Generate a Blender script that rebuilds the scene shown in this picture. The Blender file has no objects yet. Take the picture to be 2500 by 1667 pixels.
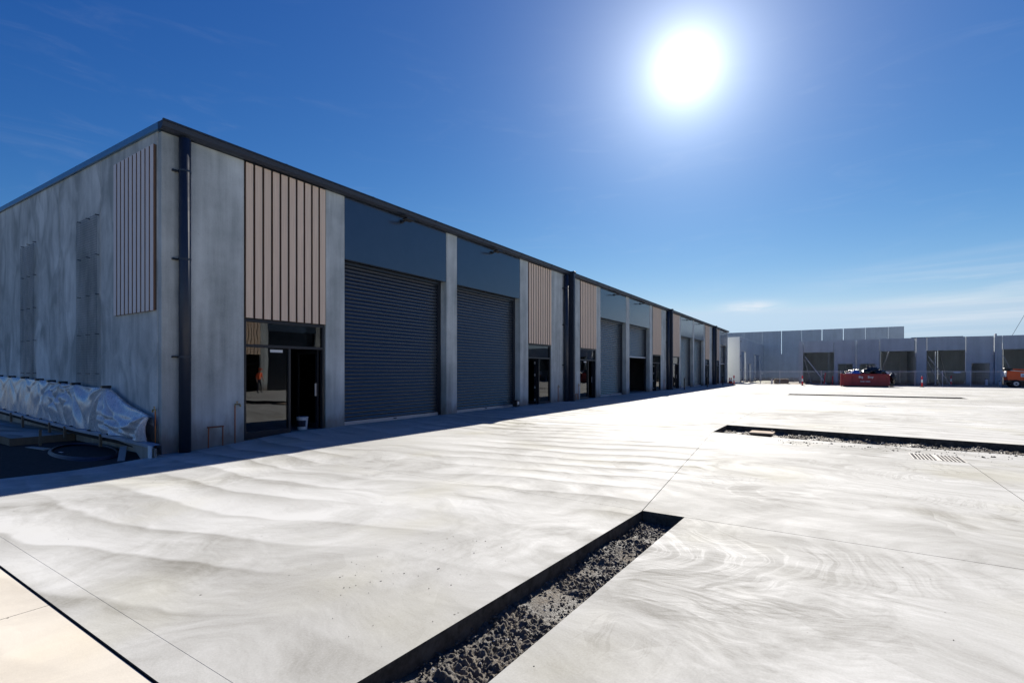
import bpy, bmesh, math, random
from mathutils import Vector, noise, Matrix
R = math.radians
random.seed(7)
SC = bpy.context.scene
COL = SC.collection
# ------------------------------------------------------------------ camera
cam = bpy.data.cameras.new('camera'); co = bpy.data.objects.new('camera', cam); COL.objects.link(co)
cam.sensor_width = 36; cam.lens = 36 * 1220 / 2500; cam.shift_y = 0.0286
cam.clip_start = 0.05; cam.clip_end = 3000
co.location = (11.94, -4.85, 1.6); co.rotation_euler = (R(90), 0, R(32.82))
SC.camera = co
# ------------------------------------------------------------------ light
SUN_AZ, SUN_EL = 13.6, 29.8          # degrees west of +Y, degrees up
sdir = Vector((-math.sin(R(SUN_AZ)) * math.cos(R(SUN_EL)), math.cos(R(SUN_AZ)) * math.cos(R(SUN_EL)), math.sin(R(SUN_EL))))
sl = bpy.data.lights.new('sun', 'SUN'); sl.energy = 4.2; sl.angle = R(0.5); sl.color = (1.0, 0.95, 0.87)
so = bpy.data.objects.new('sun', sl); COL.objects.link(so)
so.rotation_euler = (-sdir).to_track_quat('-Z', 'Y').to_euler()
EXPOSURE = 1.32
SC.view_settings.view_transform = 'Standard'; SC.view_settings.look = 'None'
SC.view_settings.exposure = EXPOSURE; SC.view_settings.gamma = 1.0
SC.view_settings.use_curve_mapping = False

# node helpers -------------------------------------------------------
class NT:
    def __init__(s, nt): s.nt = nt; s.n = nt.nodes; s.l = nt.links
    def add(s, t, **k):
        n = s.n.new(t)
        for a, v in k.items(): setattr(n, a, v)
        return n
    def put(s, sock, v):
        if isinstance(v, bpy.types.NodeSocket): s.l.new(v, sock)
        elif v is not None:
            if hasattr(sock, 'default_value'):
                d = sock.default_value
                if hasattr(d, '__len__') and not hasattr(v, '__len__'): v = (v,) * len(d)
                if hasattr(d, '__len__') and len(d) == 4 and len(v) == 3: v = (*v, 1)
                sock.default_value = v
    def m(s, op, a, b=None, c=None, clamp=False):
        n = s.add('ShaderNodeMath', operation=op, use_clamp=clamp)
        s.put(n.inputs[0], a)
        if b is not None: s.put(n.inputs[1], b)
        if c is not None: s.put(n.inputs[2], c)
        return n.outputs[0]
    def v(s, op, a, b=None, scale=None):
        n = s.add('ShaderNodeVectorMath', operation=op)
        s.put(n.inputs[0], a)
        if b is not None: s.put(n.inputs[1], b)
        if scale is not None: s.put(n.inputs['Scale'], scale)
        return n.outputs['Value'] if op in ('LENGTH', 'DOT_PRODUCT', 'DISTANCE') else n.outputs[0]
    def mix(s, f, a, b, bt='MIX'):
        n = s.add('ShaderNodeMix', data_type='RGBA', blend_type=bt)
        s.put(n.inputs[0], f); s.put(n.inputs[6], a); s.put(n.inputs[7], b)
        return n.outputs[2]
    def noise(s, vec, scale, detail=3, rough=.5, dist=0, col=False):
        n = s.add('ShaderNodeTexNoise'); s.put(n.inputs['Vector'], vec)
        n.inputs['Scale'].default_value = scale; n.inputs['Detail'].default_value = detail
        n.inputs['Roughness'].default_value = rough; n.inputs['Distortion'].default_value = dist
        return n.outputs['Color' if col else 'Fac']
    def vor(s, vec, scale, feat='F1', rnd=1):
        n = s.add('ShaderNodeTexVoronoi', feature=feat); s.put(n.inputs['Vector'], vec)
        n.inputs['Scale'].default_value = scale; n.inputs['Randomness'].default_value = rnd
        return n
    def ramp(s, f, a, b, lo=0., hi=1.):
        n = s.add('ShaderNodeMapRange', interpolation_type='SMOOTHSTEP'); s.put(n.inputs[0], f)
        n.inputs[1].default_value = a; n.inputs[2].default_value = b
        n.inputs[3].default_value = lo; n.inputs[4].default_value = hi
        return n.outputs[0]
    def xyz(s, v):
        n = s.add('ShaderNodeSeparateXYZ'); s.put(n.inputs[0], v); return n.outputs
    def cxyz(s, x, y, z):
        n = s.add('ShaderNodeCombineXYZ')
        for i, q in enumerate((x, y, z)): s.put(n.inputs[i], q)
        return n.outputs[0]

# ------------------------------------------------------------------ world
W = bpy.data.worlds.new('World'); SC.world = W; W.use_nodes = True
t = NT(W.node_tree); bgn = t.n['Background']
sky = t.add('ShaderNodeTexSky', sky_type='NISHITA'); sky.sun_disc = False
sky.sun_elevation = R(SUN_EL); sky.sun_rotation = R(-SUN_AZ)
sky.altitude = 200; sky.air_density = 1.0; sky.dust_density = 0.0; sky.ozone_density = 4.0
dirv = t.v('NORMALIZE', t.add('ShaderNodeTexCoord').outputs['Generated'])
# deepen the blue the way the photograph's film curve does: one power per channel
nr, ng, nb = t.xyz(sky.outputs[0])[:]
KS = 5.32
cb = t.m('MULTIPLY', t.m('POWER', t.m('DIVIDE', nb, 4.05), .86), .352 * KS)
cg = t.m('MINIMUM', t.m('MULTIPLY', t.m('POWER', t.m('DIVIDE', ng, 2.10), 1.40), .100 * KS), t.m('MULTIPLY', cb, .80))
cr = t.m('MINIMUM', t.m('MULTIPLY', t.m('POWER', t.m('DIVIDE', nr, 1.55), 2.15), .037 * KS), t.m('MULTIPLY', cg, .75))
skyc = t.cxyz(cr, cg, cb)
dx, dy, dz = t.xyz(dirv)[:]
# thin cirrus low in the sky
def azimuth_dir(px_x, px_y):
    a = (px_x - 1250) / 1220; e = (905 - px_y) / 1220
    c_, s_ = math.cos(R(32.82)), math.sin(R(32.82))
    v_ = Vector((a * c_ - s_, a * s_ + c_, e)).normalized(); return v_
az = t.m('ARCTAN2', dx, dy)
el = t.m('ARCSINE', dz)
cv = t.cxyz(t.m('MULTIPLY', az, 3.0), t.m('MULTIPLY', el, 16.0), 0.0)
wisp = t.ramp(t.noise(cv, 1.6, 7, .62, 1.2), .50, .82)
wisp2 = t.ramp(t.noise(t.cxyz(t.m('MULTIPLY', az, 2.0), t.m('MULTIPLY', el, 26.0), 3.0), 1.1, 6, .6, .8), .40, .75)
def blob(vec, sa, se):
    a0 = math.atan2(vec.x, vec.y); e0 = math.asin(vec.z)
    p = t.m('POWER', t.m('DIVIDE', t.m('SUBTRACT', az, a0), sa), 2.0)
    q = t.m('POWER', t.m('DIVIDE', t.m('SUBTRACT', el, e0), se), 2.0)
    return t.m('EXPONENT', t.m('MULTIPLY', t.m('ADD', p, q), -1.0))
c1 = t.m('MULTIPLY', blob(azimuth_dir(1830, 748), .040, .0085), t.ramp(t.noise(cv, 5, 6, .6, .5), .25, .6))
c2 = t.m('MULTIPLY', t.m('ADD', blob(azimuth_dir(2300, 785), .16, .018), t.m('MULTIPLY', blob(azimuth_dir(2500, 700), .2, .04), .8)), wisp2)
c3 = t.m('MULTIPLY', t.m('MULTIPLY', t.ramp(el, .02, .16), t.ramp(el, .75, .3)), t.m('MULTIPLY', wisp, .045))
cl = t.m('ADD', t.m('ADD', t.m('MULTIPLY', c1, .75), t.m('MULTIPLY', c2, .75)), c3, clamp=True)
skyc = t.mix(cl, skyc, (4.2, 4.35, 4.6))
# bright air round the sun, and its disc
ang = t.m('ARCCOSINE', t.m('MINIMUM', t.v('DOT_PRODUCT', dirv, tuple(sdir)), 1.0))
g1 = t.m('MULTIPLY', t.m('EXPONENT', t.m('DIVIDE', ang, -R(1.6))), 10.0)
g2 = t.m('MULTIPLY', t.m('EXPONENT', t.m('DIVIDE', ang, -R(5.6))), 5.0)
g3 = t.m('MULTIPLY', t.m('EXPONENT', t.m('DIVIDE', ang, -R(16.0))), .45)
glow = t.v('SCALE', (.94, 1.0, 1.03), scale=t.m('ADD', g1, t.m('ADD', g2, g3)))
skyc = t.v('ADD', skyc, glow)
t.put(bgn.inputs[0], skyc); bgn.inputs[1].default_value = 0.08

# ------------------------------------------------------------------ materials
def mat(name, base=(.5, .5, .5), rough=.6, metal=0., spec=.5):
    m_ = bpy.data.materials.new(name); m_.use_nodes = True
    t = NT(m_.node_tree); b = t.n['Principled BSDF']
    t.put(b.inputs['Base Color'], base); t.put(b.inputs['Roughness'], rough)
    t.put(b.inputs['Metallic'], metal); b.inputs['Specular IOR Level'].default_value = spec
    return m_, t, b
def bump(t, b, h, strength=.3, dist=.01):
    n = t.add('ShaderNodeBump'); n.inputs['Strength'].default_value = strength; n.inputs['Distance'].default_value = dist
    t.put(n.inputs['Height'], h); t.l.new(n.outputs[0], b.inputs['Normal'])
def pos(t): return t.add('ShaderNodeNewGeometry').outputs['Position']
def simple(name, col, rough=.6, metal=0., var=.12, scale=6., spec=.5, bmp=0.):
    m_, t, b = mat(name, col, rough, metal, spec)
    p = pos(t); f = t.noise(p, scale, 5, .6)
    t.put(b.inputs['Base Color'], t.mix(f, tuple(c * (1 - var) for c in col), tuple(min(1, c * (1 + var)) for c in col)))
    if rough > .4: t.put(b.inputs['Roughness'], t.ramp(t.noise(p, scale * 2.3, 4), .2, .8, max(0.02, rough - .08), min(1, rough + .1)))
    else: t.put(b.inputs['Roughness'], t.ramp(t.noise(p, .5, 2), .2, .8, rough - .03, rough + .03))
    if bmp: bump(t, b, t.noise(p, scale * 8, 4), bmp, .004)
    return m_

def yard_mat(name, lo, hi, tint):
    m_, t, b = mat(name, rough=.55, spec=.08)
    p = pos(t)
    w1 = t.v('SCALE', t.v('SUBTRACT', t.noise(p, .55, 3, .5, col=True), (.5, .5, .5)), scale=1.3)
    pw = t.v('MULTIPLY', t.v('ADD', p, w1), (.62, 1.0, 0.0))
    def arcs(off, sc, kd, ka):
        q = t.v('ADD', pw, off); vv = t.vor(q, sc); d = vv.outputs['Distance']
        loc = t.v('SUBTRACT', t.v('SCALE', q, scale=sc), t.v('SCALE', vv.outputs['Position'], scale=sc))
        n_ = t.v('NORMALIZE', loc); nx_, ny_, _ = t.xyz(n_)[:]; cr_ = t.xyz(vv.outputs['Color'])[0]
        vec = t.cxyz(t.m('ADD', t.m('MULTIPLY', d, kd), t.m('MULTIPLY', cr_, 40.0)), t.m('MULTIPLY', nx_, ka), t.m('MULTIPLY', ny_, ka))
        return t.m('MULTIPLY', t.m('SUBTRACT', t.noise(vec, 1.0, 5, .68), .5), t.ramp(d, .85, .50, .25, 1.0)), d
    a1, d1 = arcs((0, 0, 0), .30, 11.0, 1.0)
    a2, d2 = arcs((13.1, 7.7, 0), .50, 9.0, .9)
    a3, d3 = arcs((3.1, 27.7, 0), .22, 22.0, 1.4)
    a4, d4 = arcs((21.4, 5.2, 0), .36, 30.0, .5)
    a5, d5 = arcs((8.8, 41.0, 0), .27, 44.0, .4)
    ln1 = t.ramp(t.m('ABSOLUTE', a4), .035, .0); ln2 = t.ramp(t.m('ABSOLUTE', a5), .03, .0)
    mask3 = t.m('MULTIPLY', t.ramp(t.noise(t.v('ADD', p, (7.9, 3.1, 0)), .55, 3, .5), .42, .62), t.ramp(t.xyz(p)[0], 10.1, 10.4, .18, 1.0))
    mask1 = t.ramp(t.noise(p, .36, 3, .5), .40, .60)
    mask2 = t.ramp(t.noise(t.v('ADD', p, (5, 9, 0)), .5, 3, .5), .42, .62)
    sw = t.m('ADD', t.m('MULTIPLY', t.m('MULTIPLY', a1, mask1), 1.5), t.m('ADD', t.m('MULTIPLY', t.m('MULTIPLY', a2, mask2), 1.3), t.m('ADD', t.m('MULTIPLY', a3, .75), t.m('MULTIPLY', t.m('ADD', t.m('MULTIPLY', t.m('SUBTRACT', ln1, ln2), .20), t.m('MULTIPLY', a4, .75)), mask3))))
    # broad screed bands with one crisp edge, bending across the slab
    x_, y_, _ = t.xyz(t.v('ADD', p, t.v('SCALE', w1, scale=.55)))[:]
    bc = t.m('ADD', t.m('MULTIPLY', y_, 1.45), t.m('MULTIPLY', t.m('SINE', t.m('MULTIPLY', x_, .42)), .9))
    saw = t.m('FRACT', bc); saw = t.m('MULTIPLY', t.m('POWER', saw, 1.6), t.ramp(saw, 1.0, .90))
    px_, py_, _ = t.xyz(p)[:]
    bmask = t.m('MULTIPLY', t.ramp(t.noise(t.v('ADD', p, (1.5, 3, 0)), .22, 2, .5), .36, .56), t.m('MAXIMUM', t.ramp(px_, 10.2, 9.9), t.ramp(py_, 8.5, 10.5, .12, .5)))
    band = t.noise(t.v('MULTIPLY', t.v('ADD', p, t.v('SCALE', w1, scale=.35)), (.16, 1.35, 0)), 1.0, 4, .55)
    blot = t.noise(p, .22, 4, .5)
    f = t.m('ADD', t.m('ADD', t.m('MULTIPLY', t.m('SUBTRACT', band, .5), .7), t.m('MULTIPLY', t.m('SUBTRACT', blot, .5), 1.0)), sw)
    f = t.m('ADD', f, t.m('MULTIPLY', t.m('MULTIPLY', t.m('SUBTRACT', .40, saw), bmask), .55))
    f = t.m('ADD', f, t.m('MULTIPLY', t.m('SUBTRACT', t.noise(p, 70, 4, .75), .5), .45))
    f = t.m('ADD', f, t.m('MULTIPLY', t.m('SUBTRACT', t.noise(t.v('MULTIPLY', t.v('ADD', p, w1), (1, 3.2, 0)), 7, 5, .7), .5), .30))
    f = t.m('ADD', f, .56, clamp=True)
    c = t.mix(f, lo, hi)
    c = t.mix(t.m('MULTIPLY', t.ramp(t.noise(t.v('ADD', p, (3, 1, 0)), .5, 4), .5, .75), .8), c, tint, 'MULTIPLY')
    # rusty mud carried along the edges of the beds
    zc = t.xyz(p)[2]
    c = t.mix(t.m('MULTIPLY', t.m('LESS_THAN', zc, -.19), 0.0), c, lo)
    side = t.m('LESS_THAN', t.m('ABSOLUTE', t.xyz(t.add('ShaderNodeNewGeometry').outputs['True Normal'])[2]), .5)
    c = t.mix(side, c, t.mix(t.ramp(t.noise(p, 9, 5, .7), .3, .7), (.055, .048, .040), (.13, .118, .10)))
    # small pits and crumbs
    pv = t.vor(p, 7.0); pd = t.m('LESS_THAN', pv.outputs['Distance'], .055)
    sel = t.m('GREATER_THAN', t.xyz(pv.outputs['Color'])[0], .80)
    sel2 = t.ramp(t.noise(p, .7, 2), .45, .6)
    c = t.mix(t.m('MULTIPLY', t.m('MULTIPLY', pd, sel), sel2), c, (.06, .055, .05))
    t.put(b.inputs['Base Color'], c)
    t.put(b.inputs['Roughness'], t.ramp(f, 0, 1, .88, .70))
    bump(t, b, t.m('ADD', t.m('MULTIPLY', f, .6), t.m('MULTIPLY', t.noise(p, 90, 4, .7), .5)), .25, .004)
    return m_
M_YARD = yard_mat('yard_concrete', (.20, .192, .168), (.535, .532, .51), (.96, .94, .84))
M_DRIVE = yard_mat('driveway_concrete', (.46, .42, .36), (.64, .59, .50), (1, .95, .85))

def wall_mat(name, lo, hi, swirl=0., base_z=0.0):
    m_, t, b = mat(name, rough=.8, spec=.3)
    p = pos(t); x, y, z = t.xyz(p)[:]
    st = t.noise(t.v('MULTIPLY', p, (1.6, 1.6, .16 if not swirl else .6)), 1.3 if not swirl else .6, 6, .6)
    bl = t.noise(p, .8, 5, .6)
    fi = t.noise(p, 34, 5, .7)
    drip = t.noise(t.v('MULTIPLY', p, (7, 7, .25)), 1.0, 4, .6)
    f = t.m('ADD', t.m('MULTIPLY', t.m('SUBTRACT', st, .5), 1.5), t.m('MULTIPLY', t.m('SUBTRACT', bl, .5), 1.2))
    f = t.m('ADD', f, t.m('MULTIPLY', t.m('SUBTRACT', fi, .5), .35))
    f = t.m('ADD', f, t.m('MULTIPLY', t.m('SUBTRACT', drip, .5), .45))
    if swirl:
        wp = t.v('SCALE', t.v('SUBTRACT', t.noise(p, .7, 1, .5, col=True), (.5, .5, .5)), scale=.8)
        q = t.v('MULTIPLY', t.v('ADD', p, wp), (1.0, 0.0, .40))
        for sc, off, am, kd in ((.80, (0, 0, 0), 1.0, 5.5), (1.15, (4.3, 0, 2.1), .75, 6.0)):
            qq = t.v('ADD', q, off); vv = t.vor(qq, sc); d = vv.outputs['Distance']
            cr_ = t.xyz(vv.outputs['Color'])[0]
            n_ = t.v('NORMALIZE', t.v('SUBTRACT', qq, vv.outputs['Position'])); nx_, _, nz_ = t.xyz(n_)[:]
            vec = t.cxyz(t.m('ADD', t.m('MULTIPLY', d, kd), t.m('MULTIPLY', cr_, 40.0)), t.m('MULTIPLY', nx_, .8), t.m('MULTIPLY', nz_, .8))
            arc = t.m('SUBTRACT', t.noise(vec, 1.0, 4, .6), .5)
            rim = t.m('MULTIPLY', t.ramp(d, .36, .48), t.ramp(d, .60, .49))
            lobe = t.m('MULTIPLY', t.m('SUBTRACT', cr_, .45), t.ramp(d, .52, .42))
            f = t.m('ADD', f, t.m('MULTIPLY', t.m('ADD', t.m('MULTIPLY', arc, 1.5), t.m('SUBTRACT', t.m('MULTIPLY', lobe, .9), t.m('MULTIPLY', rim, .35))), swirl * am))
    f = t.m('ADD', f, .5, clamp=True)
    c = t.mix(f, lo, hi)
    # rust coloured mud splashed along the foot
    zz = t.m('ADD', z, t.m('MULTIPLY', t.m('SUBTRACT', t.noise(t.v('MULTIPLY', p, (2.5, 2.5, 1)), 1.6, 5, .6), .5), 1.0))
    foot = t.m('MULTIPLY', t.ramp(zz, .55, .0), .60)
    c = t.mix(foot, c, (.21, .125, .07))
    # air holes
    pv = t.vor(p, 16.0); pd = t.m('MULTIPLY', t.m('LESS_THAN', pv.outputs['Distance'], .10), t.m('GREATER_THAN', t.xyz(pv.outputs['Color'])[1], .82))
    c = t.mix(t.m('MULTIPLY', pd, .55), c, (.09, .09, .09))
    t.put(b.inputs['Base Color'], c)
    bump(t, b, t.m('ADD', t.m('MULTIPLY', f, .5), fi), .22, .004)
    return m_
M_WALL = wall_mat('precast_front', (.24, .27, .265), (.70, .74, .72))
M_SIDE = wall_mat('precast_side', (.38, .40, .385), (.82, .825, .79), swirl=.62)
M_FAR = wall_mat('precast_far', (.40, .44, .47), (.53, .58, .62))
M_WHITE = simple('white_wall_paint', (.78, .78, .77), .7, var=.03)
M_NAVY = simple('dark_colour_steel', (.020, .028, .046), .46, 0, var=.12, scale=3, spec=.6)
M_HEAD = simple('dark_header_sheet', (.036, .056, .090), .20, 0, var=.12, scale=2.0, spec=1.0)
M_SLAT = simple('roller_slat_paint', (.013, .018, .028), .20, .0, var=.06, scale=.5, spec=1.0)
M_RAIL = simple('bare_aluminium', (.78, .80, .84), .32, .75, var=.05)
M_FRAME = simple('window_frame_black', (.016, .019, .026), .35, 0, var=.1)
M_BACK = simple('cladding_backing', (.085, .070, .058), .8)
M_BATEDGE = simple('batten_edge', (.20, .115, .075), .7)
M_CAP = simple('sky_reflection_capping', (.07, .19, .36), .35, spec=.8)  # capping's blue is the sky's reflection put into the base colour
M_GRATE = simple('weathered_grate', (.40, .37, .32), .6, var=.2, scale=20)
M_WIRE = simple('dull_wire', (.10, .12, .15), .5, .3)
M_DARK = simple('dark_void', (.012, .012, .013), .9)
M_INT = simple('interior_wall', (.16, .155, .15), .9, var=.12, scale=1.2)
M_IFLOOR = simple('interior_floor', (.25, .24, .225), .6, var=.15, scale=1.0)
M_ROOF = simple('roof_sheet', (.55, .57, .60), .45, .3)
M_SEAL = simple('joint_sealant', (.05, .05, .052), .8)
M_GALV = simple('galvanised_steel', (.62, .63, .65), .45, .25, var=.15, scale=10)
M_COPPER = simple('copper_pipe', (.34, .13, .06), .38, .8, var=.25, scale=14)
M_BRASS = simple('brass_tap', (.42, .31, .13), .35, .8)
M_WHITEP = simple('white_plastic', (.75, .76, .76), .45)
M_BLACKP = simple('black_plastic', (.018, .018, .02), .38)
M_BAG = simple('rubbish_bag', (.010, .011, .012), .22, 0, spec=.8)
M_BAGB = simple('blue_bag', (.02, .12, .55), .35)
M_BAGW = simple('white_bag', (.75, .75, .74), .5)
M_BAGG = simple('green_bag', (.01, .07, .05), .35)
M_MAROON = simple('maroon_skip_paint', (.30, .018, .028), .45, 0, var=.25, scale=3)
M_LETTER = simple('white_lettering', (.75, .76, .82), .5)
M_YEL = simple('yellow_tape', (.75, .42, .05), .5)
M_ORANGE = simple('orange_machine_paint', (.62, .085, .022), .38, var=.12, scale=2)
M_RED = simple('red_plastic', (.72, .02, .03), .45)
M_TYRE = simple('tyre_rubber', (.02, .02, .021), .85)
M_SOIL = simple('dark_soil', (.075, .058, .043), .95, var=.45, scale=9, bmp=.6)
M_PITSOIL = simple('pit_soil', (.050, .040, .032), .95, var=.6, scale=8, bmp=.6)
M_SAND = simple('sandy_rubble', (.33, .25, .18), .95, var=.25, scale=3, bmp=.4)
M_LAND = simple('open_land', (.12, .11, .06), .95, var=.35, scale=.15)
M_TIMB = simple('raw_timber', (.22, .155, .10), .8, var=.3, scale=10)
M_FORM = simple('steel_edge_form', (.33, .40, .50), .45, .3, var=.2, scale=4)
M_LEAF = simple('far_leaves', (.035, .055, .025), .8, var=.4, scale=2)
M_HOSE = simple('blue_poly_pipe', (.015, .022, .06), .35)
M_SKIN = simple('skin', (.42, .25, .18), .6)
M_HIVIS = simple('hi_vis_orange', (.85, .12, .02), .6)
M_TROUS = simple('dark_trousers', (.02, .025, .05), .8)
M_STONE = simple('pale_stone', (.38, .36, .33), .9, var=.3, scale=20)
M_SIGN = simple('pale_blue_sign', (.50, .62, .80), .5)

def mud_mat():
    m_, t, b = mat('churned_mud', rough=.9, spec=.35)
    p = pos(t)
    f = t.noise(p, 5, 8, .7); g = t.noise(p, 45, 6, .75)
    c = t.mix(t.ramp(f, .35, .65), (.060, .054, .047), (.155, .130, .100))
    c = t.mix(t.ramp(g, .45, .75), c, (.21, .20, .185))
    t.put(b.inputs['Base Color'], c)
    t.put(b.inputs['Roughness'], t.ramp(f, .3, .7, .5, .95))
    bump(t, b, t.m('ADD', g, t.noise(p, 140, 4, .7)), .9, .012)
    return m_
M_MUD = mud_mat()

def timber_mat(name, col, dark):
    m_, t, b = mat(name, rough=.55, spec=.35)
    p = pos(t)
    gr = t.noise(t.v('MULTIPLY', p, (60, 60, 1.4)), 1.0, 5, .6, .3)
    pl = t.noise(t.v('MULTIPLY', p, (4.4, 4.4, .05)), 1.0, 2)
    c = t.mix(t.ramp(gr, .3, .7), dark, col)
    c = t.mix(t.ramp(pl, .3, .7, 0, .35), c, tuple(q * .78 for q in col))
    t.put(b.inputs['Base Color'], c); bump(t, b, gr, .15, .002)
    return m_
M_BATTEN = timber_mat('timber_look_batten', (.92, .71, .53), (.78, .58, .42))
M_BATSIDE = timber_mat('timber_batten_side', (.88, .80, .76), (.78, .69, .64))

def glass_mat():
    m_ = bpy.data.materials.new('tinted_glass'); m_.use_nodes = True
    t = NT(m_.node_tree); t.n.remove(t.n['Principled BSDF']); o = t.n['Material Output']
    tr = t.add('ShaderNodeBsdfTransparent'); tr.inputs[0].default_value = (.42, .44, .45, 1)
    gl = t.add('ShaderNodeBsdfGlossy'); gl.inputs['Roughness'].default_value = .004; gl.inputs[0].default_value = (.95, .95, .95, 1)
    fr = t.add('ShaderNodeFresnel'); fr.inputs[0].default_value = 1.75
    n = t.noise(pos(t), .9, 2)
    bp = t.add('ShaderNodeBump'); bp.inputs['Strength'].default_value = .12; bp.inputs['Distance'].default_value = .02
    t.l.new(n, bp.inputs['Height']); t.l.new(bp.outputs[0], gl.inputs['Normal'])
    mx = t.add('ShaderNodeMixShader'); t.put(mx.inputs[0], fr.outputs[0])
    t.l.new(tr.outputs[0], mx.inputs[1]); t.l.new(gl.outputs[0], mx.inputs[2]); t.l.new(mx.outputs[0], o.inputs[0])
    return m_
M_GLASS = glass_mat()

def tarp_mat():
    m_, t, b = mat('silver_plastic_sheet', rough=.3, spec=.8)
    p = pos(t)
    g = t.noise(t.v('MULTIPLY', p, (9, 9, 3)), 1.0, 7, .75, .6)
    g2 = t.noise(t.v('MULTIPLY', p, (26, 26, 9)), 1.0, 5, .7, 1.0)
    t.put(b.inputs['Base Color'], t.mix(t.ramp(g, .3, .7), (.60, .61, .63), (.80, .80, .81)))
    t.put(b.inputs['Metallic'], .15); t.put(b.inputs['Roughness'], t.ramp(g2, .3, .7, .16, .42))
    bump(t, b, t.m('ADD', g, t.m('MULTIPLY', g2, .3)), .16, .02)
    return m_
M_TARP = tarp_mat()

# ------------------------------------------------------------------ mesh helpers
ORG = {}
def org(o): return ORG.get(o.name, Vector((0, 0, 0))) if o else Vector((0, 0, 0))
class MB:
    def __init__(s): s.v = []; s.f = []
    def quadbox(s, c):
        i = len(s.v); s.v += c
        s.f += [tuple(i + k for k in q) for q in ((0, 3, 2, 1), (4, 5, 6, 7), (0, 1, 5, 4), (1, 2, 6, 5), (2, 3, 7, 6), (3, 0, 4, 7))]
        return s
    def box(s, x0, x1, y0, y1, z0, z1):
        if x0 > x1: x0, x1 = x1, x0
        if y0 > y1: y0, y1 = y1, y0
        return s.quadbox([(x0, y0, z0), (x1, y0, z0), (x1, y1, z0), (x0, y1, z0), (x0, y0, z1), (x1, y0, z1), (x1, y1, z1), (x0, y1, z1)])
    def bar(s, a, b, w, h):
        a, b = Vector(a), Vector(b); d = (b - a).normalized()
        up = Vector((0, 0, 1)) if abs(d.z) < .95 else Vector((1, 0, 0))
        sx = d.cross(up).normalized() * w / 2; sy = sx.cross(d).normalized() * h / 2
        return s.quadbox([tuple(q) for q in (a - sx - sy, a + sx - sy, a + sx + sy, a - sx + sy, b - sx - sy, b + sx - sy, b + sx + sy, b - sx + sy)])
    def tube(s, pts, r, n=10, cap=True):
        pts = [Vector(p) for p in pts]; rs = r if hasattr(r, '__len__') else [r] * len(pts)
        i0 = len(s.v); ref = Vector((0, 0, 1))
        for k, p in enumerate(pts):
            d = (pts[min(k + 1, len(pts) - 1)] - pts[max(k - 1, 0)]).normalized()
            u = d.cross(ref)
            if u.length < .05: u = d.cross(Vector((1, 0, 0)))
            u.normalize(); w = d.cross(u)
            for j in range(n):
                a = 2 * math.pi * j / n
                s.v.append(tuple(p + (u * math.cos(a) + w * math.sin(a)) * rs[k]))
        for k in range(len(pts) - 1):
            for j in range(n):
                a = i0 + k * n + j; b = i0 + k * n + (j + 1) % n
                s.f.append((a, b, b + n, a + n))
        if cap:
            s.f.append(tuple(i0 + j for j in range(n))[::-1])
            s.f.append(tuple(i0 + (len(pts) - 1) * n + j for j in range(n)))
        return s
    def grid(s, P):          # P[row][col] of points
        i0 = len(s.v); n = len(P[0])
        for r_ in P: s.v += [tuple(q) for q in r_]
        for a in range(len(P) - 1):
            for b in range(n - 1):
                i = i0 + a * n + b; s.f.append((i, i + 1, i + n + 1, i + n))
        return s
    def prism(s, poly, z0, z1, axis='z'):
        def P(q, z):
            return {'z': (q[0], q[1], z), 'y': (q[0], z, q[1]), 'x': (z, q[0], q[1])}[axis]
        i = len(s.v); n = len(poly)
        s.v += [P(q, z0) for q in poly] + [P(q, z1) for q in poly]
        s.f.append(tuple(i + k for k in range(n))); s.f.append(tuple(i + n + k for k in range(n))[::-1])
        for k in range(n): s.f.append((i + k, i + n + k, i + n + (k + 1) % n, i + (k + 1) % n))
        return s
    def lump(s, c, r, seed=0, amp=.2, sq=(1, 1, 1), nu=12, nv=8, fr=1.6):
        P = []
        for a in range(nv + 1):
            th = math.pi * a / nv; row = []
            for b in range(nu + 1):
                ph = 2 * math.pi * (b % nu) / nu
                d = Vector((math.sin(th) * math.cos(ph), math.sin(th) * math.sin(ph), math.cos(th)))
                k = r * (1 + amp * noise.noise(d * fr + Vector((seed * 3.7, seed * 1.3, 0))))
                row.append((c[0] + d.x * k * sq[0], c[1] + d.y * k * sq[1], c[2] + d.z * k * sq[2]))
            P.append(row)
        return s.grid(P[::-1])
    def build(s, name, m_, parent=None, smooth=False, bevel=0., label=None, kind=None, fix=True):
        o0 = org(parent)
        me = bpy.data.meshes.new(name)
        me.from_pydata([(x - o0.x, y - o0.y, z - o0.z) for x, y, z in s.v], [], s.f)
        bm = bmesh.new(); bm.from_mesh(me)
        if smooth: bmesh.ops.remove_doubles(bm, verts=bm.verts, dist=1e-5)
        if fix: bmesh.ops.recalc_face_normals(bm, faces=bm.faces)
        if bevel: bmesh.ops.bevel(bm, geom=bm.edges[:], offset=bevel, segments=1, affect='EDGES')
        bm.to_mesh(me); bm.free()
        me.materials.append(m_)
        if smooth: me.polygons.foreach_set('use_smooth', [True] * len(me.polygons))
        o = bpy.data.objects.new(name, me); COL.objects.link(o)
        if parent: o.parent = parent; ORG[o.name] = o0.copy()
        if label: o['label'] = label
        if kind: o['kind'] = kind
        return o
def thing(name, label, cat, loc=(0, 0, 0), group=None, kind=None):
    o = bpy.data.objects.new(name, None); COL.objects.link(o); o.location = loc; o.empty_display_size = .3
    ORG[o.name] = Vector(loc)
    if kind: o['kind'] = kind
    else: o['label'] = label; o['category'] = cat
    if group: o['group'] = group
    return o
def tag(o, label, cat, group=None):
    o['label'] = label; o['category'] = cat
    if group: o['group'] = group
    return o
def recentre(o, loc):
    loc = Vector(loc); o.data.transform(Matrix.Translation(-loc)); o.location = loc; ORG[o.name] = loc; return o
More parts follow.
